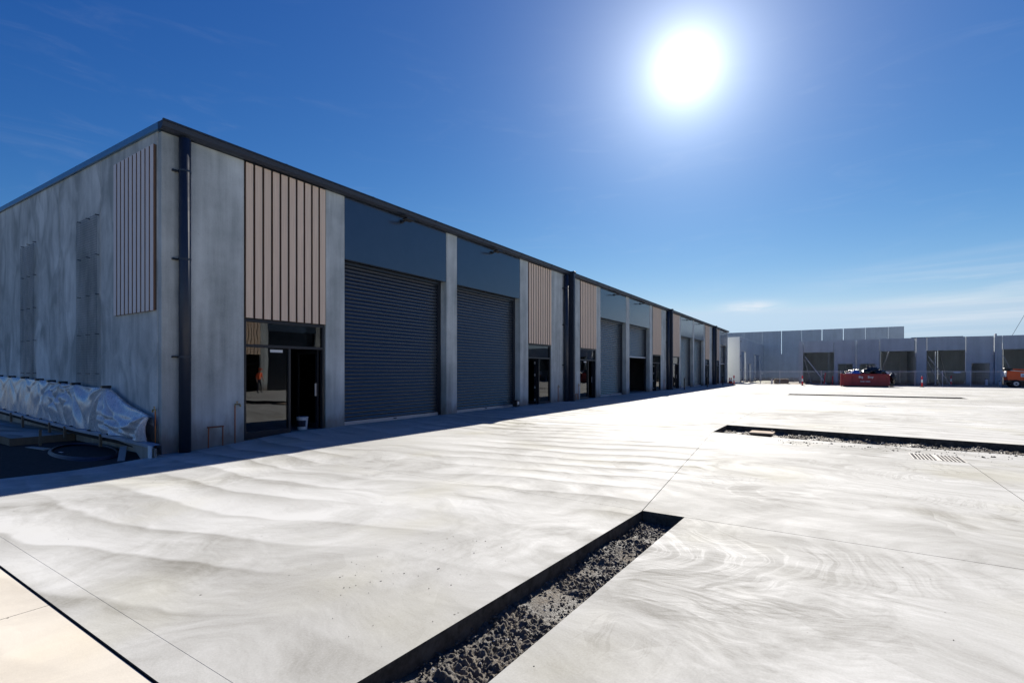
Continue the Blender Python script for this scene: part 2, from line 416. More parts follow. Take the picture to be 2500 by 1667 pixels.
def clone(o, loc, parent=None):
    c = o.copy(); COL.objects.link(c); c.location = loc
    if parent is not None: c.parent = parent
    return c
def dup(root, loc, label, rotz=0.):
    r_ = root.copy(); COL.objects.link(r_); r_.location = loc; r_.rotation_euler = (0, 0, rotz); r_['label'] = label
    for ch in root.children:
        c = ch.copy(); COL.objects.link(c); c.parent = r_
        for g in ch.children:
            d = g.copy(); COL.objects.link(d); d.parent = c
    return r_
def sstep(a, b, x):
    k = max(0., min(1., (x - a) / (b - a))); return k * k * (3 - 2 * k)

# ------------------------------------------------------------------ ground
MB().grid([[(-900, -600, -.6), (1200, -600, -.6)], [(-900, 1800, -.6), (1200, 1800, -.6)]]).build('ground', M_LAND, kind='structure')
def gz(x, y):
    return -.165 * (1 - sstep(.3, 3.4, y)) * (1 - sstep(0., 2.6, x)) * sstep(-6, -1.0, y) if y < 4 else 0.
def lerp(pts, v):       # pts: [(v, value)...]
    for (a, x), (b, y) in zip(pts, pts[1:]):
        if v <= b or (b, y) == pts[-1]:
            return x + (y - x) * (v - a) / (b - a)
yard = thing('pavement', '', '', kind='structure')
GAP = .004
def slab(y0, y1, left, right, nx=None, ny=None, bot=None, top=None, gap=GAP, z=0.):
    """slab between y0(x) and y1(x); left/right give x at y"""
    L = max(right(y0), right(y1)) - min(left(y0), left(y1)); H = y1 - y0
    nx = nx or max(2, int(L / 1.0)); ny = ny or max(2, int(H / 1.0))
    P = []
    for j in range(ny + 1):
        yy = y0 + H * j / ny; row = []
        xl, xr = left(yy) + gap, right(yy) - gap
        for i in range(nx + 1):
            x = xl + (xr - xl) * i / nx
            ya = (bot(x) if bot else y0) + gap; yb = (top(x) if top else y1) - gap
            y = ya + (yb - ya) * j / ny
            row.append((x, y, gz(x, y) + z))
        P.append(row)
    m_ = MB().grid(P)
    rim = P[0] + [r_[-1] for r_ in P[1:]] + P[-1][::-1][1:] + [r_[0] for r_ in P[::-1][1:]]
    m_.grid([rim, [(x, y, q - .22) for x, y, q in rim]])
    return m_
# joint line running up the yard beside the planting beds
JX = [(-9, 8.55), (-3.47, 9.86), (.77, 10.09), (9.01, 9.26), (11.03, 9.28), (34.94, 9.33), (70, 9.4)]
def J(y): return lerp(JX, y)
DIRT = [(-9, 1.6), (-3.5, 1.12), (-2.63, 1.03), (-1.74, .96), (-.9, .52), (0.0, .02), (.001, -.02), (80, -.02)]
def DL(y): return lerp(DIRT, y)
E1 = 26.0
YB = [.77, 11.03, 17.4, 24.2, 33.0]
T1R = [(-9, 10.2), (-3.4, 10.42), (.77, 10.56)]
slab(-3.47, .77, DL, J, nx=40, ny=26, gap=.0).build('slab', M_YARD, yard)
slab(-3.47, .77, lambda y: lerp(T1R, y), lambda y: 17.6).build('slab', M_YARD, yard)
slab(-3.47, .77, lambda y: 17.6, lambda y: E1).build('slab', M_YARD, yard)
slab(.77, 11.03, DL, J, nx=40, ny=40).build('slab', M_YARD, yard)
def T2near(x): return lerp([(9.0, 9.05), (9.26, 9.01), (10.8, 8.61), (14.95, 8.31), (17.6, 8.15), (27, 8.15)], x)
def T2far(x): return lerp([(9.0, 11.03), (9.28, 11.03), (15.38, 10.2), (17.6, 9.95), (27, 9.95)], x)
GR = (13.15, 13.9, 6.75, 7.52)       # drain grate
def ctop(x): return T2near(x)
slab(.77, 6.75, J, lambda y: GR[0] if False else 13.9, nx=8, ny=8).build('slab', M_YARD, yard)
slab(.77, 6.75, lambda y: 13.9, lambda y: 17.6).build('slab', M_YARD, yard)
slab(6.75, 9.01, J, lambda y: GR[0], top=ctop, gap=0.).build('slab', M_YARD, yard)
slab(7.52, 9.01, lambda y: GR[0], lambda y: GR[1], top=ctop, gap=0.).build('slab', M_YARD, yard)
slab(6.75, 9.01, lambda y: GR[1], lambda y: 17.6, top=ctop, gap=0.).build('slab', M_YARD, yard)
slab(.77, 8.15, lambda y: 17.6, lambda y: E1).build('slab', M_YARD, yard)
slab(8.15, 9.95, lambda y: 17.6, lambda y: E1).build('slab', M_YARD, yard)
for a, b in zip(YB[1:], YB[2:]):
    slab(a, b, DL, J, ny=3).build('slab', M_YARD, yard)
slab(9.95, 17.4, J, lambda y: 17.6, bot=T2far).build('slab', M_YARD, yard)
slab(9.95, 17.4, lambda y: 17.6, lambda y: E1).build('slab', M_YARD, yard)
for a, b in zip(YB[2:], YB[3:]):
    slab(a, b, J, lambda y: 17.6).build('slab', M_YARD, yard)
    slab(a, b, lambda y: 17.6, lambda y: E1).build('slab', M_YARD, yard)
T3Y = (33.0, 34.9)
slab(33.0, 34.9, DL, J).build('slab', M_YARD, yard)
slab(33.0, 34.9, lambda y: 18.35, lambda y: 40.).build('slab', M_YARD, yard)
for a, b in ((34.9, 44.), (44., 53.), (53., 62.6)):
    slab(a, b, DL, J).build('slab', M_YARD, yard)
    slab(a, b, J, lambda y: 18.35).build('slab', M_YARD, yard)
    slab(a, b, lambda y: 18.35, lambda y: 44.).build('slab', M_YARD, yard)
slab(62.6, 69.9, DL, lambda y: 3.6 + (y - 62.6) * .1).build('slab', M_YARD, yard)
# kerb-like trowelled edge beside the driveway and the driveway itself
slab(-3.675, -3.470, lambda y: 1.15, lambda y: E1, nx=30, ny=2, gap=.0, z=-.001).build('edge_strip', M_YARD, yard)
slab(-8.2, -3.683, lambda y: -3., lambda y: 7.4, z=-.010, gap=.003).build('driveway', M_DRIVE, None, kind='structure')
slab(-8.2, -3.683, lambda y: 7.4, lambda y: 16., z=-.010, gap=.003).build('driveway', M_DRIVE, None, kind='structure')
MB().grid([[(-8, -8.2, -.23), (45, -8.2, -.23)], [(-8, 62.6, -.23), (45, 62.6, -.23)]]).build('sub_base', M_DARK, None, kind='structure')
# soil beyond the paving, in front of the far walls
def soil(name, x0, x1, y0, y1, nx, ny, zf, m_, kind='structure', parent=None):
    P = [[(x0 + (x1 - x0) * i / nx, y0 + (y1 - y0) * j / ny, zf(x0 + (x1 - x0) * i / nx, y0 + (y1 - y0) * j / ny)) for i in range(nx + 1)] for j in range(ny + 1)]
    return MB().grid(P).build(name, m_, parent, smooth=True, kind=kind)
soil('soil_strip', 4.3, 46, 62.58, 90, 120, 40, lambda x, y: -.05 + .16 * noise.noise(Vector((x * .8, y * .8, 0))) * sstep(62.6, 64, y), M_SOIL)
def ridge(x, y):
    k = math.exp(-((y - 64.9) / .7) ** 2) * (sstep(20.5, 22.2, x) * (1 - sstep(26.5, 28, x)) + .8 * sstep(7, 8, x) * (1 - sstep(10.5, 12, x)))
    return -.12 + k * (.26 + .14 * noise.noise(Vector((x * 2, y * 2, 3))))
soil('rubble_ridge', 6, 29, 63.6, 66.2, 120, 16, ridge, M_SAND)

# planting beds: churned mud, real relief
def mud(name, cx0, cx1, cy0, cy1, nx, ny, z0, amp, inside):
    P = []
    for j in range(ny + 1):
        row = []
        for i in range(nx + 1):
            x = cx0 + (cx1 - cx0) * i / nx; y = cy0 + (cy1 - cy0) * j / ny
            q = Vector((x, y, 0))
            h = noise.noise(q * 1.6) * .6 + (abs(noise.noise(q * 8 + Vector((9, 1, 0)))) * .8 + abs(noise.noise(q * 19)) * .9 + noise.noise(q * 42) * .5) * sstep(-.25, .15, noise.noise(q * 2.3 + Vector((4, 4, 0))))+ noise.noise(q * 70) * .10
            row.append((x, y, z0 + amp * (h - .45)))
        P.append(row)
    o = MB().grid(P).build(name, M_MUD, None, smooth=True, kind='stuff'); return o
mud('bed_mud', 9.8, 10.6, -3.6, .9, 90, 560, -.115, .055, None)
mud('bed_mud', 9.2, 17.8, 8.1, 11.1, 420, 150, -.135, .075, None)
mud('bed_mud', 9.2, 18.5, 32.8, 35.0, 90, 24, -.14, .08, None)
def scatter(name, n, fx, m_, rmin, rmax, flat=.7):
    m2 = MB()
    for k in range(n):
        x, y, z = fx(); r_ = rmin + (rmax - rmin) * random.random() ** 2.5
        i = len(m2.v)
        vs = [Vector((random.uniform(-.3, .3), random.uniform(-.3, .3), 1)), Vector((1, .1, 0)), Vector((.2, 1, .1)), Vector((-1, .2, 0)), Vector((-.1, -1, -.1)), Vector((random.uniform(-.3, .3), 0, -1))]
        a = random.random() * 6.28; ca, sa = math.cos(a), math.sin(a)
        for v_ in vs:
            v_ = v_ * random.uniform(.7, 1.25)
            m2.v.append((x + r_ * (v_.x * ca - v_.y * sa), y + r_ * (v_.x * sa + v_.y * ca), z + r_ * flat * v_.z))
        m2.f += [(i, i + 1, i + 2), (i, i + 2, i + 3), (i, i + 3, i + 4), (i, i + 4, i + 1), (i + 5, i + 2, i + 1), (i + 5, i + 3, i + 2), (i + 5, i + 4, i + 3), (i + 5, i + 1, i + 4)]
    return m2.build(name, m_, None, kind='stuff')
scatter('mud_clods', 2600, lambda: (random.uniform(9.9, 10.5), random.uniform(-3.5, .7), -.118 + random.uniform(-.02, .022)), M_MUD, .004, .018)
scatter('mud_clods', 1500, lambda: (random.uniform(9.4, 17), random.uniform(8.7, 10.3), -.125 + random.uniform(-.03, .02)), M_MUD, .006, .032)
scatter('pale_rubble', 90, lambda: (random.uniform(9.4, 15), random.uniform(8.9, 10.6), -.125 + random.uniform(-.02, .02)), M_STONE, .01, .045, .4)
scatter('pale_rubble', 60, lambda: (random.uniform(9.95, 10.45), random.uniform(-3.3, .5), -.11 + random.uniform(-.01, .015)), M_STONE, .004, .015, .5)
def crumb():
    k = random.random()
    if k < .35: return (random.gauss(9.1, .5), random.gauss(-1.9, .5), .002)
    if k < .7: return (random.uniform(10.7, 16), random.gauss(7.9, .5), .002)
    return (random.uniform(3, 16), random.uniform(-3.3, 7), .002)
scatter('soil_crumbs', 330, crumb, M_PITSOIL, .0015, .006)
scatter('soil_crumbs', 120, lambda: (random.uniform(10.8, 16), 8.15 + random.uniform(-.6, .15), .004), M_PITSOIL, .008, .03)

# ------------------------------------------------------------------ main building
bld = thing('industrial_building', 'long grey precast building with dark roller doors and timber battens along its shaded front', 'building')
LEN = 66.5; TOP = 6.66; DEPTH = 34.
def rz(x): return TOP + (-x) * .023          # roof rises gently to the back
def panel(y0, y1, z0=-.25, z1=TOP, x0=-.16, x1=0., m_=M_WALL, name='wall_panel', g=.006):
    return MB().box(x0, x1, y0 + g, y1 - g, z0, z1).build(name, m_, bld, bevel=.008)
ZH = 4.85; ZS = 2.87; ZD = 2.17
# (kind, y0, y1, option)
FR = [('wall', 0., 1.77), ('shop', 1.77, 4.06, 'R'), ('wall', 4.06, 4.71), ('bay', 4.71, 9.23, 0, 'slats'), ('wall', 9.23, 9.85), ('bay', 9.85, 14.34, 0, 'slats'),
      ('wall', 14.34, 15.06), ('shop', 15.06, 17.3, 'L'), ('wall', 17.3, 19.0), ('fin', 19.1), ('wall', 19.2, 20.7), ('shop', 20.7, 22.93, 'R'), ('wall', 22.93, 23.6),
      ('bay', 23.6, 28.05, 0, ''), ('wall', 28.05, 28.7), ('bay', 28.7, 33.24, 2.55, ''), ('wall', 33.24, 33.95), ('shop', 33.95, 36.21, 'L'), ('wall', 36.21, 38.1), ('fin', 38.2),
      ('wall', 38.3, 39.75), ('shop', 39.75, 42.0, 'R'), ('wall', 42.0, 42.57), ('bay', 42.57, 47.21, 0, ''), ('wall', 47.21, 47.76), ('bay', 47.76, 52.17, 0, ''),
      ('wall', 52.17, 52.85), ('shop', 52.85, 55.08, 'L'), ('wall', 55.08, 57.0), ('fin', 57.1), ('wall', 57.2, 58.9), ('shop', 58.9, 60.86, 'R'), ('wall', 60.86, 61.65),
      ('bay', 61.65, 66.09, 2.45, ''), ('wall', 66.09, 66.5)]
# batten meshes, shared
bat_me = {}
def batten(parent, x, y, z0, z1, w, m_, ax):
    key = (round(z1 - z0, 3), round(w, 3), ax)
    if key not in bat_me:
        tmp = MB().box(-.0, .055, -w / 2, w / 2, 0, z1 - z0) if ax == 'x' else MB().box(-w / 2, w / 2, -.04, 0, 0, z1 - z0)
        o = tmp.build('batten', m_, None); bat_me[key] = o.data; o.data.materials.append(M_BATEDGE)
        for p in o.data.polygons: p.material_index = 0 if (p.normal.x > .5 if ax == 'x' else p.normal.y < -.5) else 1
    else:
        o = bpy.data.objects.new('batten', bat_me[key]); COL.objects.link(o)
    o.parent = parent; o.location = (x, y, z0); return o
# slat and curtain profiles (x out of the wall, z up), one pitch
PITCH = .115
PROF = [(-.014, .0), (.004, .003), (.016, .012), (.020, .026), (.015, .048), (.004, .072), (-.008, .090), (-.014, .098)]
slat_me = {}
def slat_mesh(w):
    k = round(w, 2)
    if k not in slat_me:
        P = [[(-.30 + a, 0, b), (-.30 + a, w, b)] for a, b in PROF] + [[(-.30 - .014, 0, .115), (-.30 - .014, w, .115)]]
        o = MB().grid(P).build('slat', M_SLAT, None, smooth=True, fix=False); slat_me[k] = o.data; COL.objects.unlink(o); bpy.data.objects.remove(o)
    return slat_me[k]
def roller(y0, y1, zopen, mode, owner):
    w = y1 - y0; m_ = MB()
    m_.box(-.36, -.27, y0, y0 + .09, -.06, ZH)          # guides
    m_.box(-.36, -.27, y1 - .16, y1, -.06, ZH)
    m_.box(-.34, -.20, y0 + .09, y1 - .16, ZH - .10, ZH - .02)   # head stop
    d = m_.build('roller_door', M_FRAME, owner)
    a, b = y0 + .09, y1 - .16; z = zopen + .09
    if mode == 'slats':
        k = 0
        while z + k * PITCH < ZH - .03:
            s_ = bpy.data.objects.new('slat', slat_mesh(b - a)); COL.objects.link(s_); s_.parent = d; s_.location = (random.uniform(-.0015, .0015), a, z + k * PITCH); k += 1
    else:
        P = []
        while z < ZH - .03:
            for q in PROF: P.append([(-.30 + q[0], a, z + q[1]), (-.30 + q[0], b, z + q[1])])
            z += PITCH
        MB().grid(P).build('curtain', M_SLAT, d, smooth=True, fix=False)
    MB().box(-.335, -.27, a, b, zopen - (.03 if zopen < .1 else 0), zopen + .085).build('bottom_rail', M_RAIL, d, bevel=.004)
    if zopen < .1:
        MB().box(-.27, -.25, (a + b) / 2 - .06, (a + b) / 2 + .06, .03, .06).build('latch', M_FRAME, d)
    return d
def shop(y0, y1, side, owner, seam=True):
    """timber battens above, glazed shopfront with a door below"""
    back = MB().box(-.16, -.03, y0 + .003, y1 - .003, ZS + .01, TOP - .02).build('cladding', M_BACK, owner)
    n = 10; pitch = (y1 - y0) / n
    for k in range(n): batten(back, -.028, y0 + pitch * (k + .5), ZS + .015, TOP - .03, pitch - .054, M_BATTEN, 'x')
    X0, X1 = -.16, -.04; f = MB(); zb = -.06
    f.box(X0, X1, y0 + .01, y0 + .07, zb, ZS); f.box(X0, X1, y1 - .07, y1 - .01, zb, ZS)
    f.box(X0, X1, y0 + .07, y1 - .07, ZS - .07, ZS); f.box(X0, X1, y0 + .07, y1 - .07, ZD + .01, ZD + .08)
    if side == 'R': g0, g1 = y0 + .07, y0 + .07 + (y1 - y0) * .49; d0, d1 = g1 + .06, y1 - .07; mid = (g1, g1 + .06)
    else: d0, d1 = y0 + .07, y0 + .07 + (y1 - y0) * .44; g0, g1 = d1 + .06, y1 - .07; mid = (d1, d1 + .06)
    f.box(X0, X1, mid[0], mid[1], zb, ZD + .01)
    f.box(X0, X1, g0, g1, zb, .10)
    fr = f.build('shopfront', M_FRAME, owner, bevel=.004)
    MB().box(-.105, -.097, y0 + .07, y1 - .07, ZD + .08, ZS - .07).build('glass_pane', M_GLASS, fr)
    MB().box(-.105, -.097, g0, g1, .10, ZD + .01).build('glass_pane', M_GLASS, fr)
    # door leaf standing open into the shop
    yy = d1 - .03 if side == 'R' else d1 - .03
    L = d1 - d0 - .02; lf = MB()
    lf.box(-.17 - L, -.17, yy - .045, yy, .01, .14); lf.box(-.17 - L, -.17, yy - .045, yy, ZD - .10, ZD)
    lf.box(-.17 - .09, -.17, yy - .045, yy, .14, ZD - .10); lf.box(-.17 - L, -.17 - L + .09, yy - .045, yy, .14, ZD - .10)
    lf.build('door', M_FRAME, fr)
    MB().box(-.26, -.17 - L + .09, 0, 0, 0, 0)
    MB().box(-.17 - L + .09, -.26, yy - .026, yy - .018, .14, ZD - .10).build('glass_pane', M_GLASS, fr)
    if side == 'L':
        for q in (.22, .82, 1.42, 2.0):
            c = MB(); c.box(-.255, -.185, yy - .052, yy - .046, q - .07, q + .03)
            c.build('tape_mark', M_WHITEP, fr)
            MB().box(-.235, -.205, yy - .056, yy - .0525, q - .045, q + .005).build('tape_mark', M_FRAME, fr)
    else:
        MB().box(-.096, -.090, g1 - .48, g1 - .14, ZD - .10, ZD - .03).build('sticker', M_WHITEP, fr)
        MB().box(-.24, -.20, yy - .09, yy - .05, .9, 1.25).build('door_handle', M_RAIL, fr)
    return fr
def header(y0, y1, owner):
    return MB().box(-.20, -.012, y0 + .004, y1 - .004, ZH, TOP - .005).build('header_panel', M_HEAD, owner, bevel=.006)
def flood(y, owner):
    m_ = MB(); m_.box(-.012, .05, y - .05, y + .05, 6.44, 6.54); m_.bar((.04, y, 6.48), (.30, y + .05, 6.52), .05, .04)
    o = m_.build('floodlight', M_FRAME, owner)
    MB().quadbox([(.20, y - .16, 6.47), (.42, y - .16, 6.50), (.42, y + .18, 6.50), (.20, y + .18, 6.47), (.20, y - .16, 6.51), (.42, y - .16, 6.54), (.42, y + .18, 6.54), (.20, y + .18, 6.51)]).build('lamp_head', M_BLACKP, o)
def pipe(y, owner, r=.12, bl=True):
    P = [(.02 + r, y, -.2), (.02 + r, y, TOP - .06)]
    o = MB().tube(P, r, 20).build('downpipe', M_NAVY, owner, smooth=False)
    o.data.polygons.foreach_set('use_smooth', [len(p.vertices) == 4 for p in o.data.polygons])
    for z in (1.9, 4.0, 5.9):
        MB().tube([(.02 + r, y, z - .02), (.02 + r, y, z + .02)], r + .006, 20).build('bracket', M_NAVY, o)
        MB().box(-.0, .06, y - r - .09, y - r + .02, z - .018, z + .018).build('bracket', M_FRAME, o)
    return o
for e in FR:
    if e[0] == 'wall': panel(e[1], e[2])
    elif e[0] == 'bay':
        header(e[1], e[2], bld); roller(e[1], e[2], e[3], e[4], bld); flood((e[1] + e[2]) / 2 - .0, bld)
        if e[4] == 'slats' or e[1] < 30:
            pass
    elif e[0] == 'shop': shop(e[1], e[2], e[3], bld)
    else:
        y = e[1]
        MB().box(-.3, .42, y - .085, y + .085, -.2, TOP + .10).build('fin_wall', M_NAVY, bld, bevel=.006)
        MB().box(-.32, .46, y - .12, y + .12, TOP + .105, TOP + .18).build('fin_cap', M_NAVY, bld, bevel=.006)
        pipe(y - .42, bld)
pipe(.40, bld, .115)
# return jambs behind the roller openings
for e in FR:
    if e[0] == 'bay':
        for yy in (e[1], e[2]):
            s_ = -1 if yy == e[1] else 1
            MB().box(-.42, -.162, yy + .002 * s_, yy + .2 * s_, -.2, ZH).build('jamb', M_WALL, bld)
# side wall: precast panels with joints
SX = [-.165, -3.26, -6.15, -8.97, -11.85, -14.75, -17.7, -20.6, -23.5, -26.4, -29.3, -32.2, -34.]
for a, b in zip(SX, SX[1:]):
    xa, xb = b + .011, a - .011
    MB().quadbox([(xa, .004, -.25), (xb, .004, -.25), (xb, .17, -.25), (xa, .17, -.25), (xa, .004, rz(xa) + .04), (xb, .004, rz(xb) + .04), (xb, .17, rz(xb) + .04), (xa, .17, rz(xa) + .04)]).build('wall_panel', M_SIDE, bld, bevel=.006)
sm = MB()
for a in SX[:-1]: sm.box(a - .02, a + .02, .03, .16, -.2, rz(a))
for e in FR[1:]:
    if e[0] == 'wall': pass
sm.build('joint_sealant', M_SEAL, bld)
# capping along the side and gutter along the front
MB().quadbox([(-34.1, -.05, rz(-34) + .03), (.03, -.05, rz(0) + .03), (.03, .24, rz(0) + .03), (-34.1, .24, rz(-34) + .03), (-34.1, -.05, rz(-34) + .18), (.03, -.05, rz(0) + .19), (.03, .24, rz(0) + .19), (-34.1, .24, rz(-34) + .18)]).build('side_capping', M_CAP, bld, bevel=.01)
gp = [(-.02, TOP + .005), (.13, TOP + .005), (.19, TOP + .05), (.21, TOP + .15), (.235, TOP + .155), (.235, TOP + .19), (.19, TOP + .19), (.19, TOP + .165), (-.02, TOP + .165)]
y = -.06; segs = [(-.06, 2.75)]
while segs[-1][1] < LEN + .1:
    segs.append((segs[-1][1], min(segs[-1][1] + 2.85, LEN + .12)))
for a, b in segs:
    m_ = MB(); i = 0
    m_.prism([(q[0], q[1]) for q in gp], a + .004, b - .004, 'y')
    m_.build('gutter_length', M_NAVY, bld)
    MB().prism([(q[0] + (.006 if q[0] > .1 else 0), q[1] + (.004 if q[1] > TOP + .15 else -.004)) for q in gp], b - .045, b + .0, 'y').build('gutter_joint', M_NAVY, bld) if b < LEN else None
MB().quadbox([(-34, .1, rz(-34) + .05), (-.03, .1, TOP + .05), (-.03, LEN, TOP + .05), (-34, LEN, rz(-34) + .05), (-34, .1, rz(-34) + .12), (-.03, .1, TOP + .17), (-.03, LEN, TOP + .17), (-34, LEN, rz(-34) + .12)]).build('roof', M_ROOF, bld)
# interior
MB().box(-33.9, -.17, .2, LEN - .1, -.24, -.02).build('interior_floor', M_IFLOOR, bld)
MB().box(-16.2, -16, .2, LEN - .1, -.02, TOP).build('rear_wall', M_INT, bld)
for yy in (9.54, 19.1, 28.37, 38.2, 47.5, 57.1):
    MB().box(-16, -.45, yy - .08, yy + .08, -.02, TOP).build('partition_wall', M_INT, bld)
MB().box(-34, -.0, LEN + .0, LEN + .16, -.25, TOP - .02).build('wall_panel', M_WALL, bld, bevel=.008)
MB().box(-34.1, -34, 0, LEN, -.25, rz(-34)).build('wall_panel', M_WALL, bld)
# thresholds in the half open bays and doorways
MB().box(-.9, -.16, 28.7, 33.24, -.02, .004).build('threshold', M_IFLOOR, bld)
# side cladding of pale battens near the corner
sc = MB().box(-2.34, -.22, -.012, .003, 2.90, 6.42).build('side_cladding', M_BACK, bld)
w = 2.13 / 10
for k in range(10): batten(sc, -2.34 + w * (k + .5), -.012, 2.89, 6.43, w - .055, M_BATSIDE, 'y')
sc.parent = bld
# wire climbing frames fixed to the side wall
for (a, b, top) in ((-4.64, -3.28, 5.45), (-9.40, -8.08, 5.40), (-14.6, -13.2, 5.4)):
    m_ = MB(); z = .1
    while z <= top: m_.box(a, b, -.063, -.059, z - .0022, z + .0022); z += .06
    x = a
    while x <= b + .001: m_.box(x - .0022, x + .0022, -.068, -.064, .1, top); x += (b - a) / 22
    f = m_.build('wire_trellis', M_WIRE, bld)
    z = .55
    while z < top + .05:
        for x in (a + .08, (a + b) / 2, b - .08):
            MB().box(x - .02, x + .02, -.075, .003, z - .008, z + .008).build('bracket', M_FRAME, f)
        z += .98

# standpipes with taps, pipes, control box, bollards
def standpipe(loc, h, label, flip=1, ax='y'):
    r_ = thing('standpipe', label, 'tap', loc, 'garden taps on copper pipes')
    x, y, z = loc
    MB().tube([(x, y, z), (x, y, z + h)], .014, 8).build('pipe', M_COPPER, r_)
    d = Vector((0, 1, 0)) if ax == 'y' else Vector((-1, 0, 0))
    p = Vector((x, y, z + h)) ; q = p + d * .11 * flip
    MB().tube([p + Vector((0, 0, -.01)), p + Vector((0, 0, .03)), q + Vector((0, 0, .03)), q + Vector((0, 0, -.03)) + d * .02 * flip], .017, 8).build('tap_body', M_BRASS, r_)
    c = p + d * .05 * flip
    MB().tube([c + Vector((0, 0, .03)), c + Vector((0, 0, .075))], .008, 6).bar(c + Vector((-.03, -.0, .085)), c + Vector((.03, 0, .085)), .014, .02).build('tap_handle', M_BRASS, r_)
    return r_
standpipe((.05, 1.52, -.15), .93, 'copper standpipe with brass tap on the front wall left of the nearest glass door', 1)
standpipe((-.12, -.06, -.22), .97, 'red copper standpipe with tap at the building corner beside the silver sheet', 1, 'x')
standpipe((.05, 17.95, -.05), .82, 'thin dark standpipe between the second shopfront and the second downpipe', 1)
standpipe((.05, 20.35, -.05), .85, 'thin dark standpipe just beyond the first projecting fin', 1)
standpipe((.05, 36.9, -.05), .85, 'thin dark standpipe beside the fourth shopfront before the second fin', 1)
def loop(loc, w, h, label):
    x, y, z = loc
    o = MB().tube([(x, y, z), (x, y + .01, z + h)], .013, 8).tube([(x, y + w, z), (x, y + w, z + h)], .013, 8).tube([(x, y - .02, z + h), (x, y + w + .02, z + h)], .017, 8).build('pipe_loop', M_COPPER)
    recentre(o, loc); tag(o, label, 'pipe'); return o
loop((.05, .92, -.18), .32, .50, 'low copper pipe loop at the wall foot between the first downpipe and tap')
loop((.05, 20.0, -.06), .26, .38, 'small dark pipe loop at the wall foot just beyond the first fin')
cb = thing('control_box', 'small black box on the ground at the right end of the second roller door', 'box', (.08, 13.92, 0))
MB().box(-.06, .16, 13.80, 14.04, .02, .30).build('case', M_BLACKP, cb, bevel=.015)
MB().box(.162, .17, 13.85, 13.99, .10, .24).build('cover', M_RAIL, cb)
MB().tube([(.05, 13.92, -.02), (.05, 13.92, .03)], .05, 10).build('foot', M_BLACKP, cb)
def bollard(x, y, label):
    r_ = thing('bollard', label, 'bollard', (x, y, 0), 'black bollards in front of the far units')
    MB().tube([(x, y, 0), (x, y, .95)], .055, 12).build('post', M_BLACKP, r_)
    MB().tube([(x, y, .951), (x, y, .99)], [.06, .03], 12).build('cap', M_BLACKP, r_)
    MB().box(x - .1, x + .1, y - .1, y + .1, .001, .012).build('base_plate', M_BLACKP, r_)
bollard(1.24, 38.75, 'nearest of the three thin black bollards, in front of the second fin')
bollard(1.52, 46.5, 'black bollard between the other two, before the paired far roller doors')
bollard(1.49, 54.78, 'farthest black bollard, near the end of the long building')
# bucket inside the first doorway
bk = thing('bucket', 'white plaster-splashed bucket standing inside the nearest open doorway', 'bucket', (-.42, 3.62, -.02))
MB().tube([(-.42, 3.62, -.018), (-.42, 3.62, .30)], [.125, .15], 20).build('pail', M_WHITEP, bk)
MB().tube([(-.42, 3.62, .301), (-.42, 3.62, .33)], .158, 20).build('lid', M_WHITEP, bk)
lb = MB(); P = [[], []]
for k in range(9):
    a = -1.9 + k * .24
    for j, z in enumerate((.07, .24)):
        r2 = .128 + (z + .02) * .078 + .004
        P[j].append((-.42 + r2 * math.cos(a), 3.62 + r2 * math.sin(a), z))
lb.grid(P).build('paper_label', M_TROUS, bk)

# ------------------------------------------------------------------ left: pit, footpath slab, formwork and silver sheet
soil('pit_floor', -20, 1.3, -9, .02, 150, 70, lambda x, y: -.33 + .05 * noise.noise(Vector((x * 1.2, y * 1.2, 1))) + .035 * abs(noise.noise(Vector((x * 6, y * 6, 1)))) + (.0 if x < 0 else 0), M_PITSOIL)
fp = thing('footpath', '', '', kind='structure')
MB().box(-30, -4.95, -1.22, -.01, -.22, -.05).build('slab', M_YARD, fp)
ef = thing('edge_board', 'timber edge board along the low concrete path below the silver sheet', 'formwork', (-8, -1.25, -.3))
MB().box(-30, -4.93, -1.27, -1.23, -.22, -.045).build('board', M_TIMB, ef)
MB().box(-4.92, -4.88, -1.27, -.02, -.24, -.047).build('board', M_TIMB, ef)
def stake(x, y, tilt, h, label):
    o = MB().bar((x, y, -.38), (x + tilt, y, h), .05, .03).build('stake', M_TIMB); recentre(o, (x, y, -.38)); tag(o, label, 'stake', 'timber pegs along the formwork')
stake(-5.62, -1.33, -.13, .14, 'leaning dark timber stake at the far left by the low path')
stake(-4.35, -.84, 0, .16, 'upright square stake in the pit under the middle of the silver sheet')
# raised edge form: rises to the left, y about -.3
FB = [(-30., 1.05), (-10.96, .41), (-6.9, .27), (-3.8, .18), (-1.36, .155), (-.13, .12), (.46, .10)]
def fb(x): return lerp(FB, x)
fm = thing('formwork', 'long pale steel edge form rising to the left beneath the silver sheet', 'formwork', (-6, -.25, 0))
xs = [.46 - k * .5 for k in range(61)]
m_ = MB(); m_.grid([[(x, -.30, fb(x) - .085) for x in xs], [(x, -.33, fb(x) - .07) for x in xs], [(x, -.33, fb(x) - .01) for x in xs], [(x, -.28, fb(x)) for x in xs], [(x, -.18, fb(x)) for x in xs]])
m_.build('form_face', M_FORM, fm)
MB().grid([[(x, -.24, fb(x) - .16) for x in xs], [(x, -.27, fb(x) - .17) for x in xs], [(x, -.28, fb(x) - .09) for x in xs], [(x, -.2, fb(x) - .09) for x in xs]]).build('dark_gap_strip', M_DARK, fm)  # near-black strip stands in for the dark gap under the form
for k in range(15):
    x = -2.2 - k * 1.15
    if k % 3 != 1: MB().box(x - .03, x + .03, -.36, -.31, fb(x) - .30 - .05 * (k % 2), fb(x) - .012).build('peg', M_TIMB, fm)
    MB().box(x + .4, x + .47, -.36, -.31, fb(x) + .005, fb(x) + .035).build('clamp', M_FRAME, fm)
